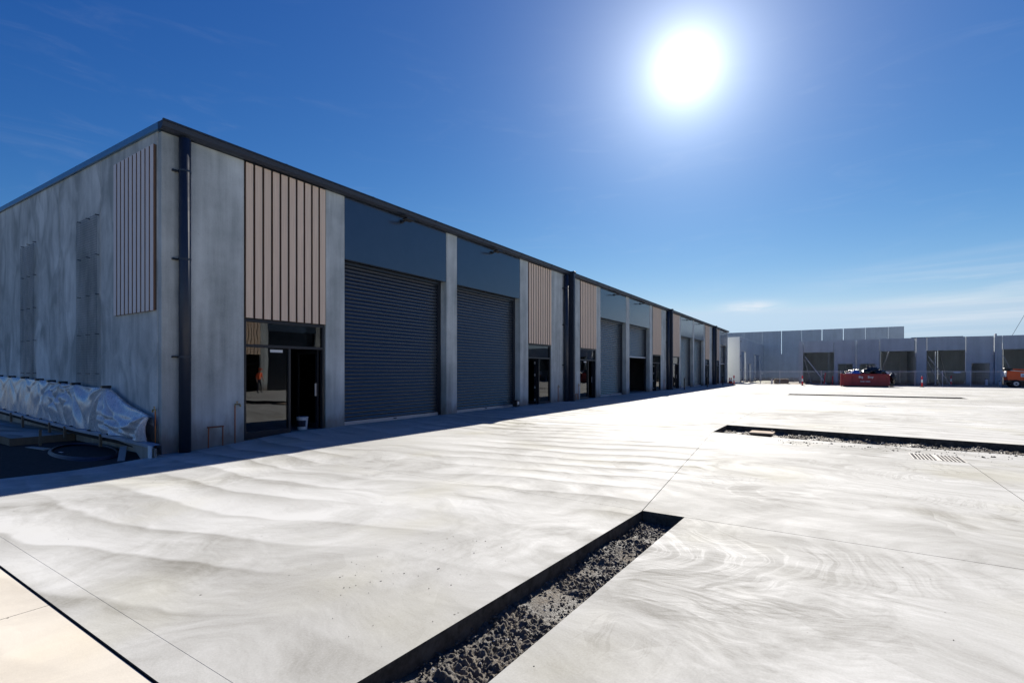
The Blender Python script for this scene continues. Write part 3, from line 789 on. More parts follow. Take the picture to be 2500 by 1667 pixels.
MB().box(.30, .43, -.36, -.335, -.16, .085).build('end_board', M_WHITE, fm)
# end plate and infill at the corner
MB().prism([(-1.5, .08), (-.6, .0), (-.1, -.28), (.45, -.28), (.45, .03), (-.3, .07)], -.30, -.26, 'y').build('infill_board', M_WALL, fm)
# silver sheet
TT = [(-30., 1.62), (-10.96, 1.43), (-8.38, 1.39), (-5.88, 1.31), (-4.08, 1.26), (-2.3, 1.23), (-1.36, .95), (-.6, .78), (-.11, .64)]
CL = [-.11, -2.27, -4.2, -5.1, -6.0, -7.0, -8.3, -9.6, -11, -12.5, -14, -16, -18, -20, -23, -26]
CL = CL[::-1]
NX, NZ = 520, 40; P = []
x0, x1 = -26., -.11
def sag(x):
    for a, b in zip(CL, CL[1:]):
        if a <= x <= b:
            k = (x - a) / (b - a); return 4 * k * (1 - k), min(x - a, b - x), b - a
    return 0, 0, 1
for j in range(NZ + 1):
    s_ = j / NZ; row = []
    for i in range(NX + 1):
        k = i / NX; x = x1 + (x0 - x1) * (k ** 1.35)
        sg, near, ln = sag(x)
        big = 1.0 if x > -2.35 else (.8 if x > -6 else .35)
        zt = lerp(TT, x) - .055 * sg * big * min(1, ln / 2); zbm = fb(x) + .01
        z = zt + (zbm - zt) * s_
        off = 0.
        depth = (zt - z)
        for c in CL:
            dx_ = x - c
            if abs(dx_) > 2.6: continue
            r_ = math.hypot(dx_, depth * 1.0) + .05; th = math.atan2(dx_, depth + .02)
            A = .066 * big * math.exp(-((r_ - .55) / .75) ** 2) * (1 if c in (-2.27, -.11, -4.2, -5.1, -6.0) else .5)
            off += A * (math.sin(th * 10 + c * 5) + .4 * math.sin(th * 17 + c * 3))
        q = Vector((x * 1.2, s_ * 1.2, 0))
        off += .035 * noise.noise(q * 1.0) + .012 * noise.noise(Vector((x * 4.5, z * .8, 2))) + .003 * noise.noise(Vector((x * 13, z * 3, 5)))
        off += .07 * math.sin(math.pi * s_) * big
        # horizontal swag folds low down near the right end
        if x > -2.6: off += .035 * math.sin(z * 30 + x * 6 + 2 * noise.noise(q * 2)) * sstep(.15, .6, s_) * sstep(-2.6, -1.6, x) * (1 - sstep(-.6, -.15, x))
        row.append((x, -.23 - off - .05 * s_, z))
    P.append(row)
# fold over the top to the back
P.insert(0, [(a, -.12, c - .02) for a, b, c in P[0]]); P.insert(0, [(a, -.08, c - .5 if c > .9 else c - .2) for a, b, c in P[0]])
sh = MB().grid(P).build('plastic_sheet', M_TARP, None, smooth=True)
tag(sh, 'crumpled silver plastic sheet draped along the formwork beside the side wall', 'plastic sheet')
for c in CL[::-1][1:12]:
    zt = lerp(TT, c)
    o = MB().box(c - .045, c + .045, -.30, -.12, zt - .02, zt + .035).build('clamp', M_FRAME, fm)
# clutter in the pit
mm = MB()
for k in range(3):
    P = []
    for a in range(65):
        t_ = 2 * math.pi * a / 64; g = 1 - .03 * k; ca, sa = math.cos(t_) * g, math.sin(t_) * g
        P.append((-2.25 + 1.4 * ca + .7 * sa, -.62 - .40 * ca + .42 * sa, -.235 + .02 * k + .012 * math.sin(2 * t_ + k)))
    mm.tube(P, .021, 8, cap=False)
o = mm.build('pipe_coil', M_HOSE, None, smooth=True); recentre(o, (-2.25, -.6, -.24)); tag(o, 'coil of dark blue poly pipe lying in the soil pit', 'hose coil')
def plank(a, b, w, h, label, m_=M_TIMB):
    o = MB().bar(a, b, w, h).build('timber_offcut', m_, None, bevel=.002); recentre(o, a); tag(o, label, 'timber offcut', 'timber offcuts in the pit'); return o
plank((-4.35, -1.05, -.25), (-3.4, -.95, -.23), .14, .05, 'short pale timber offcut lying behind the left side of the pipe coil', M_STONE)
plank((-.95, -.33, -.04), (-.25, -.62, -.25), .12, .04, 'flat offcut leaning in the pit below the right end of the silver sheet', M_STONE)
plank((-2.25, -1.92, -.27), (-1.25, -1.72, -.26), .035, .03, 'thin pale stick on the soil in front of the pipe coil')
o = MB().grid([[(-2.7 + k * .09, -.95 + .03 * math.sin(k * 1.1) + w_, -.24 + .02 * math.cos(k)) for k in range(7)] for w_ in (0, .05)]).build('plastic_strip', M_WHITEP, None, smooth=True)
tag(o, 'curled white plastic strip lying inside the pipe coil', 'plastic strip')
scatter('pit_gravel', 1500, lambda: (random.uniform(-4.5, .5), random.gauss(-2.0, .6), -.29 + random.uniform(-.01, .02)), M_STONE, .008, .03)
scatter('pit_rubble', 1400, lambda: (random.uniform(-6, -.2), random.uniform(-2.6, -.3), -.30 + random.uniform(-.01, .03)), M_PITSOIL, .015, .06)

# ------------------------------------------------------------------ grates and the pit box in the bed
def grate(x0, x1, y0, y1, label, n):
    g = thing('drain_grate', label, 'drain grate', (x0, y0, 0), 'steel drain grates set in the yard')
    MB().box(x0 - .0, x1 + .0, y0, y1, -.21, -.205).build('drain_pit', M_DARK, g)
    f = MB(); e = .022
    f.box(x0 + .002, x0 + e, y0 + .002, y1 - .002, -.06, .002); f.box(x1 - e, x1 - .002, y0 + .002, y1 - .002, -.06, .002)
    f.box(x0 + e, x1 - e, y0 + .002, y0 + e, -.06, .002); f.box(x0 + e, x1 - e, y1 - e, y1 - .002, -.06, .002)
    f.build('frame', M_GRATE, g)
    w = (x1 - x0 - 2 * e) / n
    bm_ = None
    for k in range(1, n):
        if bm_ is None: bm_ = MB().box(-.010, .010, y0 + e + .0, y1 - e - .0, -.045, .001).build('grate_bar', M_GRATE, None); bm_.parent = g; bm_.data.transform(Matrix.Translation((0, -y0, 0))); bm_.location = (e + w * k, 0, 0)
        else: clone(bm_, (e + w * k, 0, 0), g)
    c = MB()
    for k in (1, 2, 3, 4): yy = y0 + (y1 - y0) * k / 5; c.box(x0 + e, x1 - e, yy - .010, yy + .010, -.03, -.001)
    c.box((x0 + x1) / 2 - .016, (x0 + x1) / 2 + .016, y0 + e, y1 - e, -.05, .0016)
    c.build('cross_bar', M_GRATE, g)
grate(GR[0], GR[1], GR[2], GR[3], 'rust-edged steel drain grate in the concrete near the second soil bed', 13)
mm = MB().box(13.14, 13.9, 22.9, 23.55, .0015, .004).build('grate_far', M_DARK)
bpy.data.objects.remove(mm)
g2 = thing('drain_grate', 'small distant drain grate in the concrete between the second and third beds', 'drain grate', (13.14, 22.9, 0), 'steel drain grates set in the yard')
MB().box(13.14, 13.9, 22.9, 23.55, .002, .004).build('drain_pit', M_DARK, g2)
b0 = None
for k in range(16):
    x = 13.16 + k * .048
    if b0 is None: b0 = MB().box(0, .018, 0, .65, .0045, .012).build('grate_bar', M_GALV, None); b0.parent = g2; b0.location = (x - 13.14, 0, 0)
    else: clone(b0, (x - 13.14, 0, 0), g2)
pb = thing('pit_riser', 'square concrete pit riser with pale lid standing in the second soil bed', 'pit lid', (10.42, 9.75, -.2))
MB().quadbox([(10.20, 9.42, -.2), (10.52, 9.42, -.2), (10.52, 9.8, -.2), (10.20, 9.8, -.2), (10.10, 9.35, -.03), (10.62, 9.35, -.03), (10.62, 9.86, -.03), (10.10, 9.86, -.03)]).build('riser', M_PITSOIL, pb)
MB().box(10.08, 10.64, 9.33, 9.88, -.028, .012).build('lid', M_SAND, pb, bevel=.006)
MB().tube([(10.57, 9.82, .013), (10.57, 9.82, .04)], .025, 8).build('lifting_lug', M_STONE, pb)

# ------------------------------------------------------------------ second building in the row (white end wall, recessed front)
b2 = thing('white_end_building', 'unfinished building beyond the long row, with a smooth white end wall and bare front openings', 'building', (0, 70, 0))
MB().box(-1.6, 1.0, 69.95, 70.2, -.2, 6.28).build('end_wall', M_WHITE, b2, bevel=.01)
FX = 1.06
def b2p(y0, y1, z0, z1, name='wall_panel'):
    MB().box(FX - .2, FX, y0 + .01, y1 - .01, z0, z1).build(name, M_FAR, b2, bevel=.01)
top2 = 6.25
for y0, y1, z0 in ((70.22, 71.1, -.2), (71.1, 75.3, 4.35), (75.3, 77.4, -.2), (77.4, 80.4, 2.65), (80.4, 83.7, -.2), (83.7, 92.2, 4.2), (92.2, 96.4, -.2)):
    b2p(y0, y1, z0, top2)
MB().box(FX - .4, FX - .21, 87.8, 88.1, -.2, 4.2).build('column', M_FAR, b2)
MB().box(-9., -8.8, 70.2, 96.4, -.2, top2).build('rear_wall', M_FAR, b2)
MB().box(-8.8, .8, 70.2, 96.4, -.12, -.03).build('floor', M_SOIL, b2)
for z in (1.7, 3.6, 5.6): MB().box(FX + .001, FX + .07, 70.22, 70.42, z, z + .12).build('bracket', M_FRAME, b2)
def prop(a, b, label, red=False, g='steel braces propping the unfinished walls'):
    a, b = Vector(a), Vector(b)
    r_ = thing('wall_brace', label, 'brace', tuple(b), g)
    m1 = a.lerp(b, .55)
    MB().tube([a, m1], .045, 8).build('upper_tube', M_GALV, r_)
    MB().tube([m1, b], .06, 8).build('lower_tube', M_RED if red else M_GALV, r_)
    MB().box(b.x - .12, b.x + .12, b.y - .12, b.y + .12, b.z - .02, b.z + .02).build('foot', M_GALV, r_)
prop((.6, 71.6, 3.6), (-2.4, 73.6, .1), 'slanting steel brace in the first opening beside the white end wall')
prop((.6, 85, 3.6), (-2.4, 87, .1), 'slanting steel brace in the wide opening near the inner corner')

# tall wall behind
tw = thing('tall_precast_wall', 'tall grey precast wall with bright slot gaps standing behind the low units', 'wall', (8, 96.5, 0))
TG = [(-9, 0), (-5.2, 0), (-2.1, 0), (.91, 0), (4.0, .10), (7.11, 0), (10.16, .11), (13.22, .10), (16.27, .04), (19.31, 0), (21.35, 0)]
for (a, ga), (b, gb) in zip(TG, TG[1:]):
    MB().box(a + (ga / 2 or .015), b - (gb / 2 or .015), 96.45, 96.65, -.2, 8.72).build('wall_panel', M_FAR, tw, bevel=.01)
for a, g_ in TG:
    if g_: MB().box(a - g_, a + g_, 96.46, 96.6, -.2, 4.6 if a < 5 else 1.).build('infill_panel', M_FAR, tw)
# low units in front
lu = thing('low_precast_units', 'low row of unfinished grey precast units with open doorways behind the wire fence', 'building', (18, 68, 0))
def lp(x0, x1, z0, z1, name='wall_panel', y0=68., y1=68.2, g=.02):
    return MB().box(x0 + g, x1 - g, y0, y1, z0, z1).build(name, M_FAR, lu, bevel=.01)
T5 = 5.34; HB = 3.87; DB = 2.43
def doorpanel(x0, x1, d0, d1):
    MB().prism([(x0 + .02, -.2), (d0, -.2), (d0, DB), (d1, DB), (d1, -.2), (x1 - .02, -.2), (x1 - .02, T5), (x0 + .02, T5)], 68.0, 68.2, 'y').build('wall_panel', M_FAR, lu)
lp(8.15, 8.64, -.2, T5); lp(8.64, 11.9, HB, T5, 'header_panel')
doorpanel(11.9, 14.06, 12.32, 13.81); doorpanel(14.2, 16.43, 14.5, 16.0)
lp(16.43, 19.66, HB, T5, 'header_panel'); lp(19.78, 20.73, -.2, T5); lp(20.73, 24.03, HB, T5, 'header_panel')
doorpanel(24.03, 26.29, 24.5, 25.97)
MB().box(26.33, 26.47, 67.75, 68.2, -.2, 5.55).build('column', M_FAR, lu, bevel=.01)
lp(26.5, 26.95, -.2, T5); lp(26.95, 30.3, HB, T5, 'header_panel'); lp(30.3, 31, -.2, T5); lp(31, 34.3, HB, T5, 'header_panel'); doorpanel(34.3, 36.6, 34.7, 36.2); lp(36.6, 46, -.2, T5)
# party walls and rear wall inside, unseen roof sized to dim the openings
for x in (8.15, 14.1, 20.2, 26.4, 32.5): MB().box(x - .08 + (.2 if x < 9 else 0), x + .08 + (.2 if x < 9 else 0), 68.22, 80, -.2, 5.0).build('partition_wall', M_FAR, lu)
for x0 in (8.3, 11.3, 14.3, 17.3, 20.3, 23.3, 26.5, 29.5, 32.6, 35.6, 38.6):
    MB().box(x0, x0 + 2.96, 80.0, 80.2, -.2, 5.2).build('rear_panel', M_FAR, lu)
MB().box(8.3, 46, 70.8, 80.2, 5.22, 5.27).build('roof_sheet', M_ROOF, lu)
MB().box(20.0, 24.8, 74, 80.0, 5.6, 5.72).build('roof_beam', M_HEAD, lu)
MB().box(8.3, 46, 68.2, 80, -.12, -.04).build('floor', M_SOIL, lu)
MB().tube([(14.13, 67.93, 1.4), (14.13, 67.93, 5.3)], .05, 8).build('downpipe', M_RAIL, lu)
MB().tube([(14.13, 67.93, -.1), (14.13, 67.93, 1.38)], .06, 8).build('downpipe', M_GALV, lu)
MB().tube([(19.72, 68.1, 3.2), (19.72, 68.1, 5.3)], .035, 6).build('bright_rod', M_RAIL, lu)  # bright rod stands in for light showing through this panel gap
MB().tube([(26.96, 67.97, 4.6), (26.96, 67.97, 5.3)], .03, 6).build('bright_rod', M_RAIL, lu)
MB().tube([(24.0, 67.97, 1.5), (24.0, 67.97, 3.8)], .04, 6).build('bright_rod', M_RAIL, lu)
MB().tube([(26.2, 67.9, 3.3), (26.2, 67.9, 3.9)], .03, 6).build('bright_rod', M_RAIL, lu)
prop((8.8, 68.3, 3.4), (11.1, 67.2, 0), 'long slanting brace from the leftmost pillar of the low units', False)
prop((8.8, 68.4, 3.0), (9.4, 70, .1), 'short steep dark brace inside the leftmost bay of the low units')
prop((13.3, 68.5, 2.9), (12.8, 71, .1), 'brace seen through the doorway left of the skip')
prop((15.2, 68.5, 2.9), (16.4, 71.5, .1), 'brace seen through the doorway right above the skip')
prop((17.3, 68.5, 3.8), (16.4, 71.0, .1), 'tall dark brace leaning left inside the bay right of the skip')
prop((20.9, 68.4, 3.2), (23.0, 69.6, 0), 'slanting brace at the left jamb of the wide middle bay')
prop((20.9, 68.9, 2.6), (22.2, 70.6, 0), 'lower brace behind the slanting one in the wide middle bay')
prop((21.6, 79.8, 4.2), (22.0, 77.0, .1), 'brace against the rear wall of the wide middle bay, left one')
prop((23.4, 79.8, 4.2), (23.8, 77.0, .1), 'brace against the rear wall of the wide middle bay, right one')
prop((25.4, 72, 2.8), (24.9, 74, .1), 'brace seen through the rightmost doorway')
prop((27.1, 68.4, 3.2), (28.6, 69.9, 0), 'brace above the orange machine at the right edge')
prop((19.2, 78, 3.6), (19.2, 78, .05), 'thin vertical pale prop in the bay right of the skip')
prop((21.6, 69, 3.8), (21.6, 69, .05), 'thin vertical pale prop in the wide middle bay')
for x, y, tl, lab in ((10.9, 66.6, .12, 'taller red painted brace foot leaning near the leftmost bay'), (11.75, 66.4, .05, 'short red painted brace foot right of the taller one')):
    o = MB().tube([(x, y, 0), (x + tl, y, 1.35 if tl > .1 else .95)], .07, 8).build('red_prop', M_RED); recentre(o, (x, y, 0)); tag(o, lab, 'prop', 'red props behind the fence')
# items lying inside
def stack(name, x, y, w, h, m_, label, cat):
    r_ = thing(name, label, cat, (x, y, 0))
    k = 0; z = .0
    while z < h - .01:
        MB().box(x - w / 2 + random.uniform(-.05, .05), x + w / 2 + random.uniform(-.05, .05), y - .35, y + .35, z, z + .11).build('board', m_, r_); z += .12; k += 1
stack('timber_stack', 6.3, 66.6, 1.6, .5, M_TIMB, 'low stack of dark timber behind the fence left of the low units', 'timber stack')
stack('timber_stack', 10.0, 70, .9, .35, M_TIMB, 'small timber stack inside the leftmost bay', 'timber stack')
def pipe_stub(x, y, h, label):
    r_ = thing('pipe_stub', label, 'pipe', (x, y, 0), 'white plastic pipe stubs by the low units')
    MB().tube([(x, y, -.1), (x, y, h)], .11, 12).build('pipe', M_WHITEP, r_); MB().tube([(x, y, h + .002), (x, y, h + .06)], .13, 12).build('cap', M_BLACKP, r_)
pipe_stub(5.0 + .3, 66, .55, 'white pipe stub near the inner corner behind the fence')
pipe_stub(25.5, 66.9, .72, 'white pipe stub below the rightmost doorway'); pipe_stub(26.5, 66.6, .5, 'shorter white pipe stub at the foot of the rightmost column'); pipe_stub(26.98, 66, .62, 'white pipe stub between the fence and the orange machine')
# fence
fn = thing('wire_fence', 'low galvanised wire mesh fence running across in front of the unfinished units', 'fence', (15, 64, 0))
FP = [2.3, 4.25, 6.36, 8.6, 10.65, 12.57, 14.9, 17.1, 19.25, 21.52, 23.74, 26.02, 28.3, 30.6]
p0 = None
for k, x in enumerate(FP):
    if p0 is None: p0 = MB().tube([(0, 0, -.1), (0, 0, 1.62)], .04, 8).build('post', M_GALV); p0.parent = fn; p0.location = (x - 15, 0, 0)
    else: clone(p0, (x - 15, 0, 0), fn)
for a, b in zip(FP, FP[1:]): MB().tube([(a + .03, 64, 1.52), (b - .03, 64, 1.52)], .034, 6).build('rail', M_WHITEP, fn)
m_ = MB(); z = .08
while z < 1.5: m_.box(FP[0], FP[-1], 64.004, 64.01, z - .005, z + .005); z += .15
x = FP[0]
while x < FP[-1]: m_.box(x - .002, x + .002, 64.011, 64.015, .05, 1.5); x += .15
m_.build('wire_mesh', M_GALV, fn, kind='stuff')
for x, lab in ((4.45, 'small white plate on the fence near the inner corner'), (10.9, 'small white plate on the fence by the red props'), (17.6, 'small white plate on the fence right of the skip'), (21.2, 'small white plate on the fence before the wide middle bay')):
    o = MB().box(x - .12, x + .12, 63.95, 63.965, 1.22, 1.30).build('fence_sign', M_WHITEP); recentre(o, (x, 63.96, 1.22)); tag(o, lab, 'sign', 'small white plates on the fence')
o = MB().box(22.4, 22.95, 63.95, 63.965, 1.36, 1.50).build('fence_sign', M_SIGN); recentre(o, (22.7, 63.96, 1.36)); tag(o, 'wider pale grey plate high on the fence before the wide middle bay', 'sign')
# delineators
def delin(x, y, label):
    r_ = thing('traffic_delineator', label, 'traffic post', (x, y, 0), 'red and white traffic posts')
    MB().tube([(x, y, 0), (x, y, .05)], [.2, .17], 12).build('base', M_BLACKP, r_)
    MB().tube([(x, y, .052), (x, y, .45)], [.075, .07], 12).build('post', M_RED, r_)
    MB().tube([(x, y, .452), (x, y, .75)], .073, 12).build('reflective_band', M_WHITEP, r_)
    MB().tube([(x, y, .752), (x, y, 1.0), (x, y, 1.06), (x, y, 1.08)], [.07, .07, .05, .02], 12).build('top', M_RED, r_)
delin(9.03, 57.8, 'red and white traffic post standing left of the maroon skip')
delin(19.13, 57.86, 'red and white traffic post standing right of the maroon skip')
delin(2.07, 58.4, 'red and white traffic post in front of the white end wall')
delin(22.45 - .0, 65.6, 'tiny distant red and white traffic post behind the fence')
cn = thing('traffic_cone', 'orange traffic cone with pale collar beside the white end wall', 'cone', (1.15, 62.3, 0))
MB().box(.95, 1.35, 62.1, 62.5, 0, .04).build('base', M_ORANGE, cn)
MB().tube([(1.15, 62.3, .041), (1.15, 62.3, .32)], [.17, .11], 14).build('lower_cone', M_ORANGE, cn)
MB().tube([(1.15, 62.3, .321), (1.15, 62.3, .5)], [.11, .08], 14).build('collar', M_WHITEP, cn)
MB().tube([(1.15, 62.3, .501), (1.15, 62.3, .75)], [.08, .03], 14).build('upper_cone', M_ORANGE, cn)
cn2 = dup(cn, (.86, 62.9, 0), 'second orange traffic cone nearest the building corner'); 

# skip
sk = thing('skip_bin', 'maroon steel skip bin heaped with rubbish bags', 'skip', (14.55, 57.2, 0))
xa, xb, ya, yb, zt = 12.62, 16.52, 56.35, 58.1, 1.22
body = MB()
body.prism([(xa, .12), (xb, .12), (xb, zt), (xa, zt)], ya, ya + .06, 'y'); body.prism([(xa, .12), (xb, .12), (xb, zt), (xa, zt)], yb - .06, yb, 'y')
body.box(xa, xa + .06, ya + .06, yb - .06, .12, zt); body.box(xb - .06, xb, ya + .06, yb - .06, .12, zt); body.box(xa + .06, xb - .06, ya + .06, yb - .06, .12, .2)
body.build('body', M_MAROON, sk, bevel=.01)
MB().box(xa - .16, xa - .002, ya - .0, yb, .05, zt + .12).build('end_gate', M_MAROON, sk, bevel=.02)
for k in range(6):
    x = xa + .12 + k * .72
    MB().box(x - .04, x + .04, ya - .06, ya - .002, .14, zt - .06).build('rib', M_MAROON, sk, bevel=.008)
MB().box(xa, xb, ya - .07, ya + .08, zt + .002, zt + .07).build('top_rail', M_MAROON, sk, bevel=.01)
MB().box(xa + .1, xb - .1, ya + .1, ya + .25, .0, .118).build('skid', M_BLACKP, sk); MB().box(xa + .1, xb - .1, yb - .25, yb - .1, .0, .118).build('skid', M_BLACKP, sk)
MB().box(xb + .002, xb + .3, ya + .1, yb - .1, .05, .35).build('hitch', M_BLACKP, sk)
MB().bar((xa + .18, ya - .065, .98), (xa + .34, ya - .065, 1.14), .06, .008).build('reflector', M_YEL, sk)
MB().bar((xb - .34, ya - .065, 1.14), (xb - .18, ya - .065, .98), .06, .008).build('reflector', M_YEL, sk)
def text(s_, size, loc, rot, m_, parent, name, ext=.004):
    c = bpy.data.curves.new(name, 'FONT'); c.body = s_; c.size = size; c.align_x = 'CENTER'; c.align_y = 'CENTER'; c.extrude = ext; c.offset = size * .018
    o = bpy.data.objects.new(name, c); COL.objects.link(o)
    dg = bpy.context.evaluated_depsgraph_get(); me = bpy.data.meshes.new_from_object(o.evaluated_get(dg))
    bpy.data.objects.remove(o)
    o = bpy.data.objects.new(name, me); COL.objects.link(o); me.materials.clear(); me.materials.append(m_)
    o.parent = parent; o.location = Vector(loc) - org(parent); o.rotation_euler = rot; return o
text('Big', .30, (14.18, ya - .075, .97), (R(90), 0, 0), M_LETTER, sk, 'lettering'); text('Boy', .30, (14.98, ya - .075, .97), (R(90), 0, 0), M_LETTER, sk, 'lettering')
text('0440 10065', .17, (14.55, ya - .075, .53), (R(90), 0, 0), M_LETTER, sk, 'lettering')
def bag(x, y, z, r_, sq, m_, label, seed):
    o = MB().lump((0, 0, 0), r_, seed, .62, sq, 26, 18, 3.4)
    o = o.tube([(0, 0, r_ * sq[2] * .85), (0, .01, r_ * sq[2] * 1.08), (.03, .03, r_ * sq[2] * 1.28)], [.05, .02, .06], 7).build('rubbish_bag', m_, None, smooth=True)
    o.location = (x, y, z); tag(o, label, 'rubbish bag', 'rubbish heaped in the skip'); return o
bag(13.25, 56.9, 1.22, .34, (1.1, 1, .6), M_BAGW, 'white sack at the left end of the skip', 1)
bag(13.75, 56.85, 1.28, .38, (1.2, 1, .75), M_BAGB, 'bright blue bag in the left half of the skip', 2)
bag(14.0, 57.3, 1.42, .45, (1.4, 1, .65), M_BAGG, 'dark green sheet behind the blue bag', 3)
bag(13.7, 57.6, 1.52, .40, (1.5, 1, .5), M_BAG, 'black bag behind and above the blue bag', 4)
bag(14.65, 57.0, 1.36, .42, (1.1, 1, .8), M_BAG, 'glossy black bag near the middle of the skip', 5)
bag(15.1, 57.3, 1.58, .50, (1.2, 1, .85), M_BAG, 'topmost black bag on the heap', 6)
bag(15.7, 56.95, 1.35, .44, (1.2, 1, .75), M_BAG, 'shiny black bag right of the topmost one', 7)
bag(16.15, 57.0, 1.24, .34, (1.2, 1, .6), M_BAGW, 'crumpled white sack at the right end of the skip', 8)
bag(14.45, 56.8, 1.22, .26, (1.3, 1, .6), M_MAROON, 'small dark red bag in front of the black ones', 9)
bag(13.0, 57.3, 1.30, .30, (1, 1, .8), M_BAG, 'small black bag behind the white sack at the left end', 11)
bag(14.25, 57.0, 1.45, .30, (1.2, 1, .5), M_BAGW, 'white plastic between the green sheet and black bags', 12)
bag(16.78, 57.1, .82, .42, (.55, 1, 1.1), M_BAG, 'black bag hanging over the right end of the skip', 10)

# boom lift
bl = thing('boom_lift', 'orange boom lift with a white rear cover parked at the right edge', 'boom lift', (27.3, 61.6, 0))
BX = 25.8
MB().prism([(BX + .05, .72), (BX + 2.9, .62), (BX + 2.9, 1.32), (BX + 1.6, 1.46), (BX + .35, 1.60), (BX + .02, 1.58), (BX - .02, 1.2)], 60.9, 62.3, 'y').build('turret_cover', M_ORANGE, bl, bevel=.02)
MB().prism([(BX + .3, 1.605), (BX + 2.85, 1.335), (BX + 2.85, 1.37), (BX + .3, 1.65)], 60.92, 62.28, 'y').build('hood', M_WHITEP, bl)
MB().prism([(BX - .12, 1.02), (BX - .03, 1.0), (BX + .06, 1.5), (BX - .02, 1.56), (BX - .1, 1.5)], 60.95, 62.2, 'y').build('rear_bumper', M_WHITEP, bl, bevel=.02)
MB().box(BX + .1, BX + .45, 60.9, 62.2, .50, .71).build('counterweight', M_BLACKP, bl)
MB().box(BX + .35, BX + 2.7, 61.0, 62.2, .25, .60).build('chassis', M_BLACKP, bl, bevel=.02)
MB().box(BX + 1.25, BX + 2.6, 60.86, 60.98, .18, .66).build('side_box', M_ORANGE, bl, bevel=.02)
for x in (BX + .62, BX + 2.75):
    for y in (60.98, 62.35):
        wv = MB().tube([(x, y - .22, .37), (x, y - .2, .37), (x, y + .02, .37), (x, y + .04, .37)], [.33, .37, .37, .33], 24).build('wheel', M_TYRE, bl)
        MB().tube([(x, y - .235, .37), (x, y - .222, .37)], [.17, .2], 16).build('rim', M_GALV, wv)
        MB().tube([(x, y - .25, .37), (x, y - .236, .37)], .07, 12).build('hub', M_FRAME, wv)
sg = MB().box(BX + .95, BX + 1.75, 60.885, 60.895, 1.02, 1.34).build('name_board', M_SIGN, bl)
for k in range(2): MB().box(BX + 1.0 + .05 * k, BX + 1.7, 60.878, 60.884, 1.07 + .13 * k, 1.11 + .13 * k).build('lettering', M_TROUS, bl)
MB().bar((BX + .2, 61.6, 1.72), (BX + 6.2, 61.6, 1.20), .24, .26).build('boom', M_ORANGE, bl)
MB().box(BX - .1, BX + .5, 61.3, 61.9, 1.62, 1.86).build('boom_pivot', M_BLACKP, bl, bevel=.03)
bkx = BX + 6.3
f = MB()
for z in (.3, .8, 1.35):
    f.tube([(bkx, 60.9, z), (bkx + .8, 60.9, z), (bkx + .8, 62.4, z), (bkx, 62.4, z), (bkx, 60.9, z)], .025, 6)
for x, y in ((bkx, 60.9), (bkx + .8, 60.9), (bkx + .8, 62.4), (bkx, 62.4)): f.tube([(x, y, .3), (x, y, 1.35)], .025, 6)
f.box(bkx, bkx + .8, 60.9, 62.4, .25, .3).build('basket', M_GALV, bl)
# two thin stay wires beyond the right end
for a, b, lab in (((33.3, 90, 5.3), (33.9, 90, 11.5), 'upper thin stay wire rising at the right edge above the low units'), ((34.6, 90, 5.0), (36.8, 90, 12.0), 'lower thin stay wire beside the other at the right edge')):
    pass
def wire(a, b, lab):
    o = MB().tube([a, b], .022, 5).build('stay_wire', M_FRAME); recentre(o, a); tag(o, lab, 'cable', 'stay wires at the right edge')
wire((32.0, 90, 5.4), (35.6, 90, 13.6), 'left of two thin stay wires rising behind the low units at the right edge')
wire((33.3, 90, 5.4), (36.9, 90, 13.4), 'right of two thin stay wires rising behind the low units at the right edge')
# far trees above the wall line
def tree(x, y, h, r_, seed, label):
    rt = thing('tree', label, 'tree', (x, y, 0), 'far gum trees above the roofline')
    MB().tube([(x, y, -.5), (x + .2, y, h * .5), (x - .1, y, h * .8)], [.35, .25, .12], 8).build('trunk', M_TIMB, rt)
    rnd = random.Random(seed); m_ = MB()
    cl = [(x + rnd.uniform(-1, 1) * r_, y + rnd.uniform(-1, 1) * r_ * .6, h - rnd.random() * r_ * .8, r_ * rnd.uniform(.3, .55)) for _ in range(9)]
    for cx, cy, cz, cr in cl:
        for _ in range(170):
            d = Vector((rnd.gauss(0, 1), rnd.gauss(0, 1), rnd.gauss(0, .7))).normalized() * cr * rnd.random() ** .4
            c = Vector((cx, cy, cz)) + d; a = Vector((rnd.gauss(0, 1), rnd.gauss(0, 1), rnd.gauss(0, 1))).normalized() * .28
            b = a.cross(Vector((rnd.gauss(0, 1), rnd.gauss(0, 1), rnd.gauss(0, 1)))).normalized() * .2
            i = len(m_.v); m_.v += [tuple(c - a), tuple(c + b), tuple(c + a), tuple(c - b)]; m_.f.append((i, i + 1, i + 2, i + 3))
    m_.build('crown', M_LEAF, rt, fix=False)
def far(px_x, dist):
    a = (px_x - 1250) / 1220; c_, s_ = math.cos(R(32.82)), math.sin(R(32.82))
    return 11.94 + dist * (a * c_ - s_), -4.85 + dist * (a * s_ + c_)
TR = [(2252, 8.0, 2.4, 'leftmost far tree showing over the low roofline'), (2276, 7.9, 2.2, 'second far tree over the low roofline, left of the middle'), (2314, 8.2, 2.0, 'third far tree over the low roofline'), (2324, 8.5, 2.2, 'rightmost far tree over the low roofline')]
for k, (pxx, hh, rr, lab) in enumerate(TR):
    x, y = far(pxx, 118.); tree(x, y, 8.75 + .12 * k, rr * .55, 40 + k, lab)

